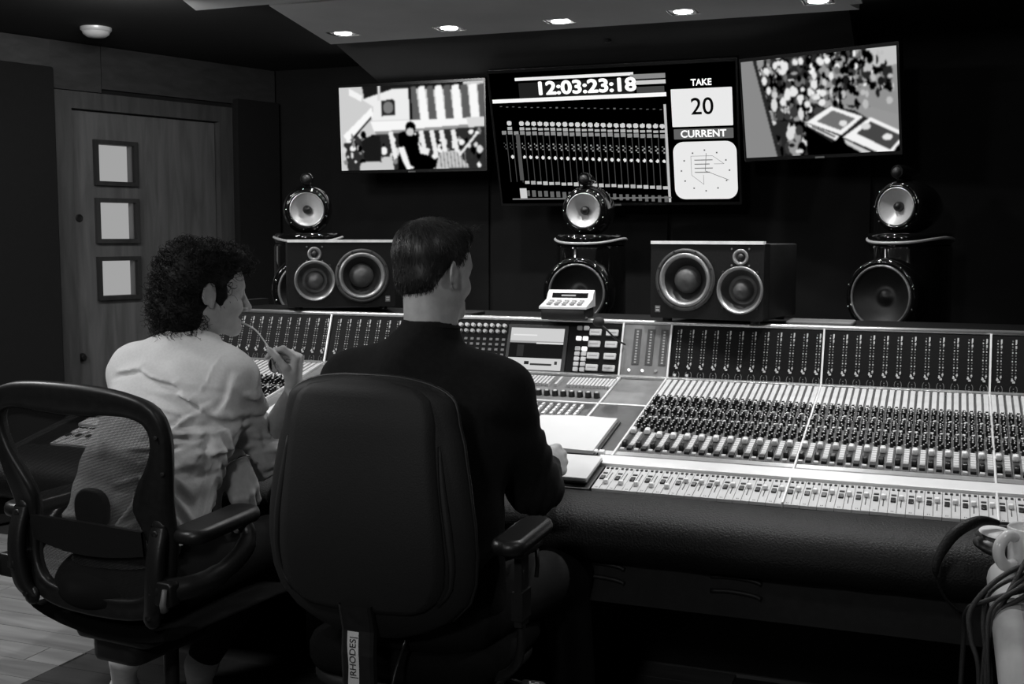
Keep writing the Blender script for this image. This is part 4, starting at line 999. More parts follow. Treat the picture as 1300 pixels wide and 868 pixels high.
for i in range(15):
    q = i / 14; yy = -.21 + .46 * q; rows.append([(x, yy, .475 + .03 * (abs(x) / .25) ** 2 - .03 * max(0, q - .75) * 4 * .3 + dz) for x, dz in [(.245 * math.cos(a) * (1 if q < .8 else 1 - .25 * (q - .8)), .018 * math.sin(a)) for a in [2 * math.pi * k / 20 for k in range(20)]]])
b.grid(rows, True, True)
for rr in (rows[0], rows[-1]): b.add(rr, [tuple(range(20))], False)
obj('seat', b, M['fabric'], ch)
b = MB(); b.T = frame((0, -.06, .425), (1, 0, 0), (0, 1, 0), (0, 0, 1)); b.rbox((0, -.09, .035), (.24, .10, .04), .03, .012, 4); b.rbox((0, 0, .0), (.15, .26, .075), .03, .014, 4); obj('tilt_housing', b, M['black'], ch)
b = MB(); b.cyl((0, 0, .07), (0, 0, .26), .028, n=16); b.cyl((0, 0, .25), (0, 0, .40), .019, n=16); obj('column', b, M['black'], ch)
def star(parent, R0=.32, a0=0.3):
    for k in range(5):
        a = a0 + 2 * math.pi * k / 5; c, s2 = math.cos(a), math.sin(a)
        b = MB(); b.tube([(.02 * c, .02 * s2, .10), (R0 * .5 * c, R0 * .5 * s2, .098), (R0 * c, R0 * s2, .075)], [.03, .026, .018], 8); lg = obj('base_arm', b, M['black'], parent)
        b = MB(); px, py = -s2, c
        for q in (-.016, .016): b.cyl((R0 * c + px * (q - .008), R0 * s2 + py * (q - .008), .029), (R0 * c + px * (q + .008), R0 * s2 + py * (q + .008), .029), .028, n=16)
        b.cyl((R0 * c, R0 * s2, .03), (R0 * c, R0 * s2, .08), .008, n=8); obj('caster', b, M['black'], lg)
star(ch)

# ================================================================== OFFICE CHAIR (centre)
c2 = thing('office_chair', 'charcoal high-backed office chair with a taped label, under the man in black', 'chair', (-1.08, 2.27, 0))
HW = [(.575, .075), (.59, .125), (.62, .178), (.66, .216), (.70, .230), (.76, .235), (.82, .232), (.90, .221), (.98, .207), (1.03, .193), (1.065, .174), (1.09, .146), (1.103, .112), (1.109, .07)]
def hw(z):
    if z > 1.03: return .193 * max(.0, 1 - (min(z, 1.1095) - 1.03) ** 2.6 / .08 ** 2.6) ** .42
    return float(np.interp(z, [q[0] for q in HW], [q[1] for q in HW]))
def yc(z): return -.225 - .10 * (z - .60) - .035 * math.cos((z - .74) * 6.2)
zs = [.575, .58, .59, .605, .62, .64, .66] + [.68 + .02 * k for k in range(20)] + [1.07, 1.08, 1.088, 1.095, 1.10, 1.104, 1.107, 1.1085, 1.1093]
b = MB(); rows = []; N2 = 48
for i, z in enumerate(zs):
    e = min(1, (z - .565) / .05, (1.114 - z) / .03); th = .014 + .036 * max(0, min(1, e)) ** .6; H = hw(z); r = []
    for k in range(N2):
        a = 2 * math.pi * k / N2; cx_, sx_ = math.cos(a), math.sin(a)
        x = H * math.copysign(abs(cx_) ** .8, cx_); yy = yc(z) + .55 * x * x + th * .75 * math.copysign(abs(sx_) ** .75, sx_)
        r.append((x, yy, z))
    rows.append(r)
b.grid(rows, True, True); b.add(rows[-1], [tuple(range(N2))], False); b.add(rows[0], [tuple(reversed(range(N2)))], False); bs = obj('backrest', b, M['shell'], c2)
def yrear(x, z):
    e = min(1, (z - .565) / .05, (1.114 - z) / .03); th = (.014 + .036 * max(0, min(1, e)) ** .6) * .75
    return yc(z) + .55 * x * x - th * max(0, 1 - (abs(x) / hw(z)) ** 2.5) ** .375
b = MB(); pz = [(.635, .05), (.638, .10), (.648, .138), (.668, .165), (.70, .181), (.75, .186), (.82, .181), (.90, .171), (.98, .163), (1.03, .160), (1.07, .148), (1.09, .122), (1.1, .07)]
def pw(z): return float(np.interp(z, [q[0] for q in pz], [q[1] for q in pz]))
zz = [.635, .638, .643, .65, .66, .67, .685] + [.70 + .02 * k for k in range(18)] + [1.055, 1.068, 1.08, 1.09, 1.096, 1.1]
rows = []
for z in zz:
    r = [(-pw(z), yrear(pw(z), z) + .004, z)]
    for k in range(17):
        x = pw(z) * .985 * (-1 + k / 8); ed = min(1, (z - .635) / .01 + .2, (1.12 - z) / .1); r.append((x, yrear(x, z) - .010 * ed, z))
    r.append((pw(z), yrear(pw(z), z) + .004, z)); rows.append(r)
b.grid([list(reversed(r)) for r in rows]); obj('back_panel', b, M['shell'], bs)
for sx in (-1, 1):
    b = MB(); pts = [(sx * (pw(z) + .006 + .006 * max(0, 1 - abs(z - .74) / .25)), yrear(pw(z) + .008, z) - .0005, z) for z in [.66 + .02 * k for k in range(17)]]
    b.tube(pts, [.001 + .0075 * math.sin(math.pi * (k + 1) / 18) ** .7 for k in range(17)], 6); obj('groove_shade', b, M['blackm'], bs)  # black tube standing in for the shaded gap beside the back panel
pz_ = [.62 + .02 * k for k in range(23)] + [1.07, 1.08, 1.088, 1.095, 1.10, 1.104, 1.107, 1.1085]
pts = [(hw(z), yc(z) + .55 * hw(z) ** 2 + .002, z) for z in pz_]; ptl = [(-x, yy, z) for x, yy, z in reversed(pts)]
b = MB(); b.tube(pts + [(0, yc(1.109), 1.1095)] + ptl, .0042, 6); obj('piping', b, M['black'], bs)
b = MB(); rows = []
for z, yy in ((.655, yrear(0, .655) - .012), (.60, yrear(0, .6) - .016), (.55, -.30), (.46, -.295), (.40, -.27), (.375, -.22), (.368, -.1), (.368, .05)):
    rows.append([(x, yy + dy if z > .38 else yy, z + (0 if z > .38 else dy * 1)) for x, dy in ((-.036, .008), (-.036, -.006), (-.03, -.01), (.03, -.01), (.036, -.006), (.036, .008))])
b.grid(rows, False, True); b.T = Matrix.Identity(4); spn = obj('spine_bar', b, M['black'], c2)
b = MB(); rows = []
for z in (.598, .585, .57, .555, .54, .525, .51, .495, .48, .465, .45):
    yy = float(np.interp(z, [.40, .46, .55, .60], [-.27, -.295, -.30, yrear(0, .6) - .016])) - .0112; j = .0015 * math.sin(z * 900)
    rows.append([(-.019 + j, yy, z), (.0055 + j * .5, yy, z)])
b.grid([list(reversed(r)) for r in rows], False)
tp = obj('tape_label', b, M['tape'], spn, label='strip of pale tape with handwritten capitals')
text('handwriting', '|RHODES|', .0200, M['ink'], frame((-.007, -.3122, .545), (0, 0, 1), (-1, 0, 0), (0, -1, 0)), tp, xs=1.0, depth=.0002)
hw_ = tp.children[0].data
for v in hw_.vertices:
    v.co.y = float(np.interp(v.co.z, [.40, .46, .55, .60], [-.27, -.295, -.30, yrear(0, .6) - .016])) - .0112 - .0006 + (v.co.y + .3122)
b = MB(); b.T = frame((0, 0, .46), (1, 0, 0), (0, 1, 0), (0, 0, 1)); b.rbox((0, .03, .02), (.45, .45, .075), .11, .025, 7); obj('seat', b, M['fabric'], c2)
b = MB(); b.T = frame((0, 0, .425), (1, 0, 0), (0, 1, 0), (0, 0, 1)); b.rbox((0, .02, .005), (.43, .43, .03), .12, .012, 7); obj('seat_pan', b, M['shell'], c2)
for sx, ay, az in ((-1, .14, -.05), (1, -.105, 0)):
    b = MB(); b.T = frame((sx * .28, ay, .772 + az), (1, 0, 0), (0, 1, .02), (0, 0, 1)); b.rbox((0, 0, 0), (.074, .225, .032), .035, .013, 6); pd = obj('arm_pad', b, M['rubber'], c2)
    b = MB(); b.rbox((sx * .28, ay, .749 + az), (.05, .13, .018), .012, .004, 3); obj('pad_plate', b, M['black'], pd)
    b = MB(); b.span((sx * .28 - .008, ay - .03, .585 + az), (sx * .28 + .008, ay + .012, .745 + az)); b.span((sx * .28 - .012, ay - .035, .60 + az), (sx * .28 + .012, ay + .017, .66 + az)); po = obj('arm_post', b, M['black'], c2)
    b = MB(); b.tube(smooth_path([(sx * .28, ay - .01, .61 + az), (sx * .279, ay - .01, .53), (sx * .258, ay, .485), (sx * .21, ay + .01, .455), (sx * .12, ay + .02, .43)], 5), .010, 8); obj('arm_bracket', b, M['black'], po)
    b = MB(); b.tube([(sx * .296, ay + .04, .735 + az), (sx * .298, ay + .04, .70 + az), (sx * .296, ay + .038, .675 + az)], .005, 6); obj('height_button', b, M['black'], po)
b = MB(); b.rbox((0, .02, .395), (.16, .24, .06), .03, .012, 4); b.cyl((0, 0, .08), (0, 0, .37), .027, n=16); obj('column', b, M['black'], c2)
b = MB(); b.tube([(.08, .06, .40), (.17, .075, .385), (.21, .08, .375)], .006, 8); lv = obj('lever', b, M['black'], c2)
b = MB(); b.T = frame((.235, .085, .37), (.95, .3, -.1), (-.3, .95, .1), (.1, -.05, 1)); b.rbox((0, 0, 0), (.062, .04, .016), .017, .006, 5); pdl = obj('paddle', b, M['shell'], lv)
b = MB(); b.T = frame((.235, .085, .37), (.95, .3, -.1), (-.3, .95, .1), (.1, -.05, 1)); b.box((-.002, -.003, .0083), (.014, .003, .0006)); b.box((.008, .003, .0083), (.01, .003, .0006)); b.box((-.008, .004, .0083), (.004, .008, .0006)); obj('printed_mark', b, M['dot'], pdl)
for x, yy in ((-.03, .1), (.035, .13)):
    obj('bolt', MB().ball((x + .12, yy - .05, .345), .006, 8), M['chrome'], c2)
b = MB(); b.tube(smooth_path([(.06, -.20, .56), (.062, -.265, .50), (.055, -.27, .42), (.05, -.22, .33), (.04, -.1, .3)], 5), .0035, 6); obj('control_wire', b, M['black'], c2)
star(c2, .32, .12)

# ================================================================== PEOPLE
def hand(S, W, f, bk, side, curls, thumb, sc=1.0, splay=1.0, palm_roll=0):
    f = np.array(f, float); f /= np.linalg.norm(f); bk = np.array(bk, float); bk -= f * (bk @ f); bk /= np.linalg.norm(bk)
    u = np.cross(bk, f) if side == 'R' else np.cross(f, bk); W = np.array(W, float)
    def L(a, b, c): return W + sc * (f * a + u * b + bk * c)
    mcp = [(.092, .027, .0), (.096, .0085, .004), (.090, -.0095, .002), (.080, -.026, -.003)]
    for m in mcp:
        S.cap(L(.0, m[1] * .55, 0), L(m[0] - .006, m[1], m[2] - .003), .0165 * sc, .0125 * sc, .010)
    S.cap(L(.02, .012, -.008), L(.05, .026, -.008), .016 * sc, .012 * sc, .012)
    S.cap(L(.015, -.02, -.007), L(.06, -.024, -.007), .013 * sc, .011 * sc, .012)
    ln = [(.044, .026, .021), (.048, .029, .022), (.044, .027, .021), (.034, .021, .019)]
    for i, m in enumerate(mcp):
        p = L(*m); ang = 0; sp = (.10, .02, -.06, -.14)[i] * splay; r = .0092 if i < 3 else .0080
        for j in range(3):
            ang += curls[i][j]; d = f * math.cos(rad(ang)) - bk * math.sin(rad(ang)) + u * sp * (1 if j == 0 else .5); d /= np.linalg.norm(d)
            q = p + d * ln[i][j] * sc; S.cap(p, q, (r - .0006 * j) * sc, (r - .0006 * (j + 1)) * sc, .004 if j else .007); p = q
    p = L(.028, .026, -.006)
    for j, (a, bb, c) in enumerate(thumb):
        d = f * a + u * bb + bk * c; d /= np.linalg.norm(d); q = p + d * (.044, .034, .028)[j] * sc
        S.cap(p, q, (.0135, .0112, .0098)[j] * sc, (.0112, .0098, .0082)[j] * sc, .010 if j == 0 else .004); p = q
    return p
def head(S, o, yaw, pitch, roll, sc):
    H = Solid(S.h); k = .022
    H.ell((0, -.014, .042), (.073, .092, .082), k=k); H.ell((0, .022, -.022), (.060, .066, .080), k=k); H.ell((0, .045, .035), (.058, .05, .05), k=k)
    for s in (-1, 1):
        H.cap((s * .05, -.004, -.046), (s * .018, .066, -.088), .017, .014, k=.03); H.cap((s * .046, .045, -.022), (s * .03, .07, -.03), .02, .018, k=.02)
        H.cap((s * .012, .086, .024), (s * .040, .074, .022), .0085, .008, k=.014)
    H.cap((-.008, .076, -.090), (.008, .076, -.090), .0155, k=.02)
    for s in (-1, 1): H.ell((s * .031, .089, .006), (.017, .012, .011), k=.010, sub=True)
    for s in (-1, 1): H.ell((s * .031, .074, .005), (.0125, .0125, .0125), k=.003); H.cap((s * .020, .086, .0125), (s * .042, .080, .0115), .003, k=.004)
    H.cap((0, .090, .012), (0, .110, -.028), .0075, .0098, k=.012); H.ell((0, .112, -.032), (.0105, .0095, .009), k=.006)
    for s in (-1, 1): H.ell((s * .0115, .099, -.036), (.0075, .009, .0065), k=.006); H.ell((s * .006, .107, -.043), (.0032, .005, .003), k=.002, sub=True)
    H.cap((-.02, .083, -.0665), (.02, .083, -.0665), .0055, k=.007); H.cap((-.017, .083, -.0755), (.017, .083, -.0755), .006, k=.007)
    H.cap((-.022, .091, -.071), (.022, .091, -.071), .0022, k=.004, sub=True)
    for s in (-1, 1):
        R = np.array(Matrix.Rotation(s * rad(28), 3, 'Z') @ Matrix.Rotation(rad(-10), 3, 'X'))
        H.ell((s * .082, -.020, .004), (.0058, .0185, .030), R, k=.004); H.ell((s * .0745, -.004, -.006), (.007, .010, .022), R, k=.006)
        H.ell((s * .0885, -.018, .008), (.0052, .0120, .0205), R, k=.003, sub=True); H.ell((s * .0785, -.008, -.026), (.0055, .008, .0095), k=.005)
    H.xform((o, yaw_pitch(yaw, pitch, roll)), sc); S.p += H.p
    Rm = yaw_pitch(yaw, pitch, roll)
    return lambda v: np.array(o) + Rm @ (np.array(v, float) * sc), Rm
def curls_hair(name, mat_, parent, make):
    b = MB(); make(b); return obj(name, b, mat_, parent, True)

# ---------------- man in the white shirt
p1 = thing('person', 'person with dark curly hair and white shirt leaning over the desk, spectacles at mouth', 'person', (-1.8, 2.2, 0))
H1o = (-1.778, 2.462, 1.236)
S = Solid(.0042)
hf, Hm = head(S, H1o, 40, 4, 0, .97)
S.cap((-1.80, 2.405, 1.08), hf((0, -.028, -.05)), .060, .053, k=.03)
S.ell((-1.8, 2.15, .60), (.14, .10, .12), k=.05).cap((-1.8, 2.18, .66), (-1.8, 2.32, .93), .10, .115, k=.05).cap((-1.93, 2.385, 1.02), (-1.67, 2.385, 1.02), .055, k=.05)
ER, WR = np.array((-1.70, 2.555, .80)), np.array((-1.556, 2.512, .985)); EL, WL = np.array((-1.96, 2.54, .80)), np.array((-1.672, 2.405, .826))
S.cap((-1.66, 2.395, 1.01), ER, .045, .037, k=.03).cap(ER, WR, .036, .0245, k=.02).cap((-1.955, 2.39, 1.01), EL, .045, .037, k=.03).cap(EL, WL, .036, .025, k=.02)
t1 = hand(S, WR, (.12, .10, .98), (.93, .36, .0), 'R', [(62, 52, 28), (74, 62, 34), (84, 72, 40), (92, 76, 40)], [(.85, .34, -.42), (.72, .12, -.72), (.62, .0, -.85)], .98)
t2 = hand(S, WL, (.40, -.02, -.91), (.72, -.55, .25), 'L', [(24, 26, 14), (30, 30, 18), (36, 34, 20), (40, 36, 20)], [(.72, .62, -.25), (.9, .3, -.25), (.97, .15, -.2)], 1.12)
S.build('body', M['skin'], p1, clip_lo=(-3, 1, .45))
# shirt
S = Solid(.005)
S.ell((-1.8, 2.15, .60), (.178, .135, .10), k=.06).cap((-1.85, 2.17, .66), (-1.85, 2.25, .82), .122, .125, k=.06).cap((-1.75, 2.17, .66), (-1.75, 2.25, .82), .122, .125, k=.06)
S.ell((-1.8, 2.335, .93), (.185, .128, .17), np.array(Matrix.Rotation(rad(-22), 3, 'X')), k=.06)
S.cap((-1.935, 2.395, 1.04), (-1.685, 2.395, 1.04), .066, k=.06).cap((-1.80, 2.40, 1.09), (-1.935, 2.39, 1.045), .066, .06, k=.04).cap((-1.80, 2.40, 1.09), (-1.685, 2.39, 1.045), .066, .06, k=.04)
S.cap((-1.80, 2.405, 1.06), (-1.795, 2.42, 1.108), .072, .064, k=.03)
for sh, el, wr, t0 in (((-1.660, 2.395, 1.02), ER, WR, .22), ((-1.955, 2.39, 1.02), EL, WL, .34)):
    S.cap(sh, el, .066, .058, k=.035); S.cap(el, el + (wr - el) * t0, .056, .053, k=.03); S.cap(el + (wr - el) * (t0 - .12), el + (wr - el) * t0, .060, k=.006)
S.cap((-1.792, 2.425, 1.11), (-1.772, 2.455, 1.25), .050, .060, k=.008, sub=True)
FOLDS = [(-1.933, 1.048, -1.847, 1.064, 0.008, 0.006), (-1.847, 1.064, -1.727, 1.033, 0.009, 0.007), (-1.727, 1.033, -1.62, 0.951, 0.009, 0.007), (-1.643, 0.994, -1.763, 1.017, 0.007, 0.004), (-1.638, 0.955, -1.781, 0.99, 0.008, 0.005), (-1.631, 0.916, -1.751, 0.935, 0.008, 0.006), (-1.772, 0.892, -1.647, 0.9, 0.007, 0.006), (-1.647, 0.892, -1.73, 0.861, 0.007, 0.005), (-1.774, 0.814, -1.657, 0.849, 0.008, 0.006), (-1.702, 0.799, -1.753, 0.716, 0.009, 0.007), (-1.708, 0.736, -1.77, 0.697, 0.008, 0.006), (-1.62, 0.945, -1.558, 0.906, 0.007, 0.0025), (-1.628, 0.873, -1.556, 0.844, 0.007, 0.0045), (-1.623, 0.832, -1.555, 0.826, 0.007, 0.004), (-1.614, 1.043, -1.625, 0.951, 0.008, 0.005), (-1.991, 0.72, -1.854, 0.74, 0.01, 0.005), (-1.708, 0.847, -1.727, 0.779, 0.008, 0.005), (-1.597, 0.994, -1.571, 0.906, 0.008, 0.006), (-1.643, 0.984, -1.723, 0.906, 0.007, 0.004), (-1.918, 0.994, -1.85, 0.876, 0.009, 0.004)]
def disp1(X, Y, Z):
    d = np.zeros_like(X); back = np.maximum(np.clip((2.46 - Y) / .05, 0, 1), np.clip((X + 1.78) / .03, 0, 1) * np.clip((1.0 - Z) / .06, 0, 1))
    for x0, z0, x1, z1, w, a in FOLDS:
        dx, dz = x1 - x0, z1 - z0; t = np.clip(((X - x0) * dx + (Z - z0) * dz) / (dx * dx + dz * dz), 0, 1)
        q = ((X - x0 - t * dx) * -dz + (Z - z0 - t * dz) * dx) / math.hypot(dx, dz)
        r = np.hypot(X - x0 - t * dx, Z - z0 - t * dz); fade = np.sin(np.pi * np.clip(t, .06, .94)) ** .5
        d += 1.7 * a * back * fade * (np.exp(-(r / w) ** 2) - .6 * np.exp(-(((q + 1.6 * w) ** 2 + np.maximum(0, r - np.abs(q)) ** 2) / w ** 2)))
    seam = np.exp(-((X + 1.675 - .22 * (Z - 1.0)) / .0035) ** 2) * ((Z > .84) & (Z < 1.10)) * .0028
    yoke = np.exp(-((Z - 1.045 + .35 * np.abs(X + 1.8) ** 1.4) / .003) ** 2) * (np.abs(X + 1.8) < .16) * .0016
    side = np.exp(-((X + 1.655) / .003) ** 2) * (Z < .74) * .003
    n = .0022 * np.sin(31 * X + 17 * Z + 3 * np.sin(23 * Z)) * np.sin(27 * Z - 19 * X + 9 * Y) + .0012 * np.sin(70 * X + 40 * Z) * np.sin(55 * Z + 30 * Y)
    arm = np.clip((X + 1.76) / .03, 0, 1) * np.clip((.97 - Z) / .08, 0, 1) * .0035 * np.sin(95 * Z + 40 * X + 5 * np.sin(38 * Y))
    return d + back * (seam + yoke + side) + n + arm
S.disp = disp1
S.build('shirt', M['shirt'], p1, clip_lo=(-3, 1, .675))
S = Solid(.009)
LEGS = [((-1.71, 2.17, .555), (-1.66, 2.56, .575), (-1.94, 2.64, .20)), ((-1.89, 2.17, .555), (-2.0, 2.55, .575), (-2.17, 2.60, .20))]
S.ell((-1.8, 2.14, .57), (.17, .13, .08), k=.05)
for h_, k_, a_ in LEGS: S.cap(h_, k_, .082, .066, k=.05).cap(k_, a_, .064, .048, k=.03)
S.build('trousers', M['trouser'], p1)
for (h_, k_, a_), toe in zip(LEGS, ((-2.02, 2.72, .04), (-2.28, 2.70, .04))):
    a_, toe = np.array(a_), np.array(toe); d = (toe - a_) / np.linalg.norm(toe - a_)
    S = Solid(.006); S.cap(a_ + (0, 0, -.01), a_ + d * .05, .043, .04, k=.02).cap(a_ + d * .04 + (0, -.03, 0), toe, .038, .036, k=.03).ell(toe + d * .03, (.042, .042, .032), k=.03)
    sh = S.build('shoe', M['shoe'], p1)
    b = MB()
    for q in (.35, .5, .65):
        c = a_ + (toe - a_) * q; s2 = np.cross(d, (0, -1, .3)); s2 /= np.linalg.norm(s2); nrm = np.cross(s2, d); b.tube([tuple(c - s2 * .03 - nrm * -.022), tuple(c + nrm * .040), tuple(c + s2 * .03 + nrm * .022)], .0035, 6)
    obj('laces', b, M['dot'], sh, True)
# curly hair
S = Solid(.005); HH = Solid(.005)
HH.ell((0, -.03, .05), (.093, .100, .092), k=.03); HH.ell((0, -.085, -.02), (.074, .050, .075), k=.04); HH.ell((-.055, -.03, .0), (.04, .065, .07), k=.03); HH.ell((.062, -.045, .03), (.032, .06, .06), k=.03); HH.ell((0, .05, .095), (.07, .055, .035), k=.03)
HH.ell((0, .112, .01), (.08, .045, .052), k=.02, sub=True); HH.ell((0, -.085, -.055), (.074, .046, .060), k=.03); HH.ell((.048, -.068, -.062), (.042, .042, .05), k=.03); HH.ell((.092, -.010, -.004), (.034, .030, .042), k=.008, sub=True); HH.ell((.07, .05, -.03), (.045, .04, .06), k=.015, sub=True); HH.ell((-.07, .06, -.03), (.045, .045, .06), k=.015, sub=True)
HH.ell((.064, .020, .004), (.012, .016, .030), k=.008)
HH.xform((H1o, Hm), .97); S.p = HH.p
S.disp = lambda X, Y, Z: .004 * np.sin(120 * X + 60 * np.sin(40 * Z) * .1) * np.sin(110 * Z + 20 * Y) * np.sin(105 * Y)
h1 = S.build('hair', M['hair'], p1)
def curls1(b):
    R = random.Random(12); me = h1.data; n = len(me.polygons); mi = h1.matrix_parent_inverse
    inv = Hm.T
    for k in range(1500):
        p = me.polygons[R.randrange(n)]; c = Vector(p.center); nr = Vector(p.normal)
        lc = inv @ (np.array(c) - np.array(H1o)) / .97
        if (lc[1] > .035 and lc[2] < .06) or (lc[1] > .06 and lc[2] < .075) or (lc[0] > .05 and abs(lc[1] + .01) < .04 and abs(lc[2] + .004) < .048): continue
        t = (Vector((R.uniform(-1, 1), R.uniform(-1, 1), R.uniform(-1.6, .4)))); t = (t - nr * t.dot(nr)).normalized(); s2 = nr.cross(t)
        rr = R.uniform(.005, .0105); L = R.uniform(.015, .036); tw = R.uniform(1.2, 2.4) * 2 * math.pi; ph = R.uniform(0, 6.28); out = R.uniform(-.003, .010); pts = []
        N = 13
        for i in range(N):
            q = i / (N - 1); a = ph + tw * q; pts.append(c + nr * (out + .010 * q * q * (1 if lc[2] < .1 else .6) + rr * math.cos(a)) + t * L * q + s2 * rr * math.sin(a) + Vector((0, 0, -.006 * q)))
        b.tube(pts, [.0009 * (1 - .6 * i / N) for i in range(N)], 3, False)
    for k in range(46):                              # locks falling on the collar
        x = R.uniform(-.07, .045); c = Vector(hf((x, -.105 - R.uniform(0, .02) + abs(x) * .25, -.07 - R.uniform(0, .02)))); rr = R.uniform(.005, .009); tw = R.uniform(1.3, 2.3) * 2 * math.pi; ph = R.uniform(0, 6.28); L = R.uniform(.02, .042); dr = R.uniform(-.012, .012)
        b.tube([c + Vector((rr * math.cos(ph + tw * i / 13) + dr * i / 13, rr * math.sin(ph + tw * i / 13) * .6 - .006 * i / 13, -L * i / 13)) for i in range(14)], [.0011 * (1 - .5 * i / 14) for i in range(14)], 3, False)
curls_hair('curls', M['hair'], h1, curls1)
# wrist band
b = MB(); dW = Vector(WL - EL).normalized(); cW = Vector(WL) - dW * .022
b.torus(tuple(cW), tuple(dW), .030, .0075, 28, 8); obj('wrist_strap', b, M['black'], p1, True)
b = MB(); b.at(tuple(cW + Vector((.0, -.024, .022))), (0, -.7, .7), [(.015, 0), (.015, .006), (.013, .008), (0, .008)], 20, False); obj('watch', b, M['black'], p1, True)
b = MB(); b.torus(tuple(Vector(WL) + dW * .004 + Vector((.014, 0, -.01))), (.6, -.2, -.7), .031, .0022, 24, 6); obj('bracelet', b, M['chrome'], p1, True)
# spectacles held at the mouth
mo = Vector(hf((.010, .093, -.071))); tipv = Vector(t1) + Vector((-.004, .004, .006))
sp = thing('spectacles', 'folded spectacles in the raised hand of the curly-haired man, one arm in his mouth', 'glasses', tuple(tipv))
bend = mo.lerp(tipv, .55) + Vector((.004, 0, .010)); ext = tipv + (tipv - bend).normalized() * .012
b = MB(); b.tube(smooth_path([mo, mo.lerp(bend, .5) + Vector((0, 0, .003)), bend, tipv, ext], 5), [.0024] * 8 + [.0019] * 13, 8); obj('temple', b, M['dot'], sp, True)
dn = Vector((-.006, .03, -.052))
for k, o3 in enumerate((Vector((0, 0, 0)), Vector((.014, .012, -.004)))):
    b = MB(); c = ext + dn * .75 + o3; pts = []
    ax = dn.normalized(); sd = Vector((-.5, -.6, -.2)); sd = (sd - ax * sd.dot(ax)).normalized()
    pts = [c + ax * .024 * math.cos(2 * math.pi * i / 20) + sd * .015 * math.sin(2 * math.pi * i / 20) for i in range(20)]
    b.tube(pts, .0016, 6, closed=True); rim = obj('rim', b, M['dot'], sp, True)
    b = MB(); b.add([tuple(p) for p in pts], [tuple(range(20))]); obj('lens', b, M['chrome'], rim, True)
b = MB(); b.tube([ext, ext + dn * .3, ext + dn * 1.2 + Vector((-.004, 0, 0)), ext + dn * 1.5 + Vector((-.012, .002, 0))], .0018, 6); obj('temple', b, M['dot2'], sp, True)

# ---------------- man in black
p2 = thing('person', 'person with short dark hair in black jumper seated writing, back to us', 'person', (-1.06, 2.22, 0))
H2o = (-1.056, 2.292, 1.303)
S = Solid(.0042)
hf2, Hm2 = head(S, H2o, 21, 4, 0, .915)
S.cap((-1.045, 2.24, 1.12), hf2((0, -.030, -.03)), .054, .049, k=.025); S.cap((-1.035, 2.26, 1.12), hf2((0, .005, -.055)), .046, .044, k=.025)
S.ell((-1.06, 2.22, .60), (.14, .10, .12), k=.05).cap((-1.06, 2.23, .66), (-1.06, 2.24, .97), .10, .115, k=.05).cap((-1.20, 2.245, 1.05), (-.92, 2.245, 1.05), .05, k=.05)
E2R, W2R = np.array((-.862, 2.40, .825)), np.array((-.922, 2.655, .815)); E2L, W2L = np.array((-1.33, 2.42, .82)), np.array((-1.22, 2.66, .81))
S.cap((-.90, 2.25, 1.04), E2R, .045, .038, k=.03).cap(E2R, W2R, .036, .026, k=.02).cap((-1.24, 2.25, 1.04), E2L, .045, .038, k=.03).cap(E2L, W2L, .036, .026, k=.02)
t3 = hand(S, W2R, (.12, .98, .02), (.88, -.25, .42), 'R', [(48, 58, 34), (62, 68, 40), (72, 72, 42), (78, 74, 44)], [(.70, .35, -.6), (.75, .0, -.66), (.7, -.1, -.7)], 1.08)
hand(S, W2L, (.1, .98, -.08), (0, .1, 1), 'L', [(20, 25, 15)] * 4, [(.7, .7, -.2), (.85, .5, -.2), (.9, .4, -.2)], 1.0)
S.build('body', M['skin'], p2, clip_lo=(-3, 1, .48))
S = Solid(.005)
S.ell((-1.06, 2.21, .60), (.19, .15, .10), k=.06).cap((-1.12, 2.22, .66), (-1.12, 2.225, .90), .125, .13, k=.06).cap((-1.00, 2.22, .66), (-1.00, 2.225, .90), .125, .13, k=.06)
S.ell((-1.06, 2.23, .98), (.205, .125, .15), k=.06)
S.cap((-1.23, 2.245, 1.06), (-.89, 2.245, 1.06), .060, k=.05).cap((-1.06, 2.235, 1.115), (-1.235, 2.245, 1.06), .073, .060, k=.04).cap((-1.06, 2.235, 1.115), (-.885, 2.245, 1.06), .073, .060, k=.04)
S.cap((-1.056, 2.235, 1.11), (-1.045, 2.244, 1.174), .088, .064, k=.03)
for sh, el, wr in (((-.885, 2.25, 1.045), E2R, W2R), ((-1.235, 2.25, 1.045), E2L, W2L)):
    S.cap(sh, el, .068, .060, k=.04); S.cap(el, el + (wr - el) * .74, .054, .044, k=.03); S.cap(el + (wr - el) * .70, el + (wr - el) * .86, .038, .036, k=.006)
    m_ = el + (wr - el) * .45 + np.array((.004, 0, -.014)); S.cap(el + (0, 0, -.008), m_, .05, .044, k=.03)
S.cap((-1.043, 2.247, 1.189), (-1.040, 2.255, 1.32), .053, .063, k=.008, sub=True)
def ringpts(c, ax, r, n=20):
    ax = Vector(ax).normalized(); u = ax.orthogonal().normalized(); w = ax.cross(u); return [np.array(Vector(c) + (u * math.cos(2 * math.pi * i / n) + w * math.sin(2 * math.pi * i / n)) * r) for i in range(n)]
def disp2(X, Y, Z):
    n = .003 * np.sin(25 * X + 14 * Z + 2.5 * np.sin(19 * Z)) * np.sin(22 * Z - 15 * X + 8 * Y)
    arm = np.clip((X + .93) / .05, 0, 1) * np.clip((Y - 2.30) / .05, 0, 1)
    return n + arm * .003 * np.sin(90 * Y - 60 * Z + 8 * np.sin(30 * X)) 
S.disp = disp2
jm = S.build('jumper', M['jersey'], p2, clip_lo=(-3, 1, .53))
b = MB(); b.torus((-1.044, 2.246, 1.190), (.02, .10, 1), .0580, .0065, 36, 8); obj('neck_rib', b, M['jersey'], jm, True)
S = Solid(.009); S.ell((-1.06, 2.2, .57), (.18, .14, .08), k=.05)
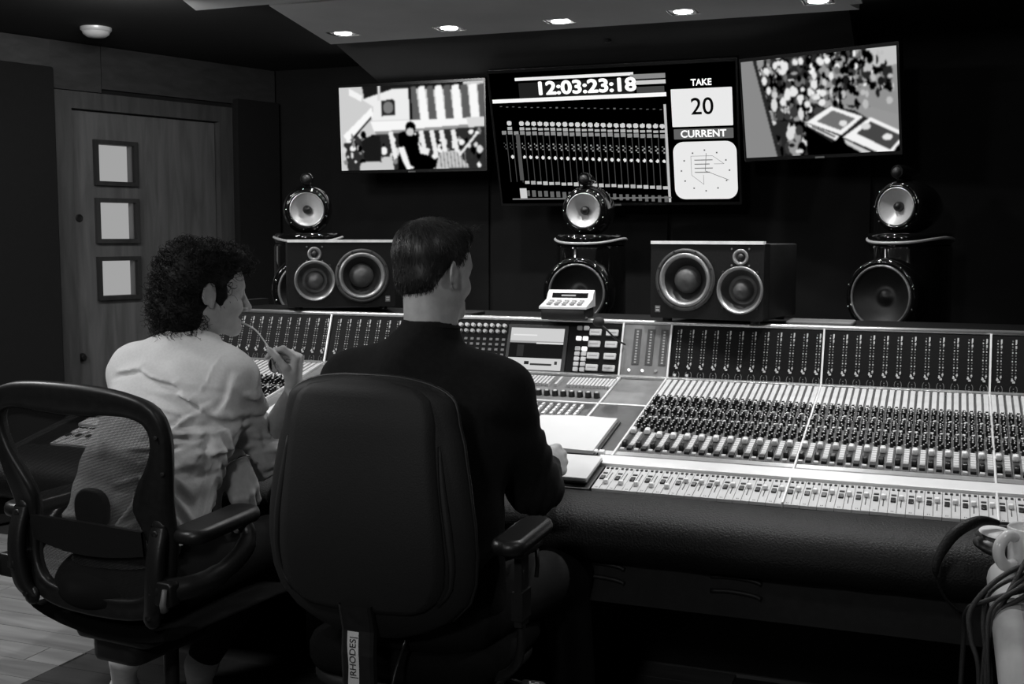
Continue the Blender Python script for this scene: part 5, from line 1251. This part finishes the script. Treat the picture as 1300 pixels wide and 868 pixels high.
for hx, kx, ax_ in ((-.96, -.86, -.86), (-1.16, -1.28, -1.25)):
    S.cap((hx, 2.2, .565), (kx, 2.62, .56), .085, .068, k=.05).cap((kx, 2.62, .56), (ax_, 2.75, .10), .064, .05, k=.03)
S.build('trousers', M['trouser'], p2)
for ax_ in (-.86, -1.25):
    S = Solid(.008); S.cap((ax_, 2.73, .07), (ax_, 2.92, .045), .05, .04, k=.02); S.build('shoe', M['black'], p2)
S = Solid(.0045); HH = Solid(.005)
HH.ell((0, -.018, .052), (.0785, .098, .083), k=.02); HH.ell((0, -.062, -.012), (.060, .042, .046), k=.03); HH.ell((0, .04, .095), (.056, .05, .03), k=.03)
HH.ell((0, .115, .0), (.09, .052, .072), k=.012, sub=True)
for s in (-1, 1): HH.ell((s * .088, .0, -.022), (.028, .040, .050), k=.012, sub=True); HH.ell((s * .07, .065, -.03), (.05, .05, .075), k=.012, sub=True)
HH.xform((H2o, Hm2), .915); S.p = HH.p
h2 = S.build('hair', M['hairb'], p2)
def strands2(b):
    R = random.Random(3); me = h2.data; n = len(me.polygons); inv = Hm2.T
    crown = Vector(hf2((-.015, -.05, .13)))
    for k in range(3600):
        p = me.polygons[R.randrange(n)]; c = Vector(p.center); nr = Vector(p.normal); lc = inv @ (np.array(c) - np.array(H2o)) / .915
        if lc[1] > .08 and lc[2] < .05: continue
        fl = (c - crown); fl = fl - nr * fl.dot(nr)
        if fl.length < 1e-4: continue
        t = (fl.normalized() + Vector((R.uniform(-.35, .35), R.uniform(-.35, .35), R.uniform(-.35, .35)))); t = (t - nr * t.dot(nr)).normalized()
        L = R.uniform(.010, .026) * (1 if lc[2] > .02 else .55); lift = R.uniform(.0005, .004) * (1 if lc[2] > .03 else .4)
        b.tube([c - nr * .001, c + t * L * .5 + nr * lift, c + t * L + nr * (lift * .8 - L * L * 3.5)], [.0006, .0005, .0002], 3, False)
    low = [p for p in me.polygons if (inv @ (np.array(p.center) - np.array(H2o)))[2] < -.018 and (inv @ (np.array(p.center) - np.array(H2o)))[1] < .0]
    for k in range(900):
        p = low[R.randrange(len(low))]; c = Vector(p.center); nr = Vector(p.normal); t = Vector((R.uniform(-.3, .3), R.uniform(-.3, .3), -1)); L = R.uniform(.006, .015)
        b.tube([c - nr * .002, c + t * L * .5 + nr * .0006, c + t * L - nr * .002], [.0005, .0004, .0002], 3, False)
    for k in range(40):
        a = Vector(hf2((R.uniform(-.05, .055), .075 + R.uniform(-.01, .012), .112 + R.uniform(-.012, .006)))); t = Vector(Hm2 @ np.array((R.uniform(.1, .7), .8, R.uniform(-.4, .5)))).normalized()
        b.tube([a, a + t * .012 + Vector((0, 0, .004)), a + t * .022], [.0008, .0006, .0002], 3, False)
curls_hair('hair_strands', M['hairb'], h2, strands2)
pe = thing('pencil', 'pencil held in the fist of the man in black over the pad', 'pencil', tuple(t3))
b = MB(); tv = Vector(t3); b.cyl(tuple(tv + Vector((.01, -.02, .05))), tuple(tv + Vector((-.012, .02, -.055))), .0035, n=6); obj('shaft', b, M['dot2'], pe, True)
b = MB(); b.cyl(tuple(tv + Vector((-.012, .02, -.055))), tuple(tv + Vector((-.0155, .0265, -.0715))), .0035, .0006, n=6); obj('point', b, M['dot'], pe, True)
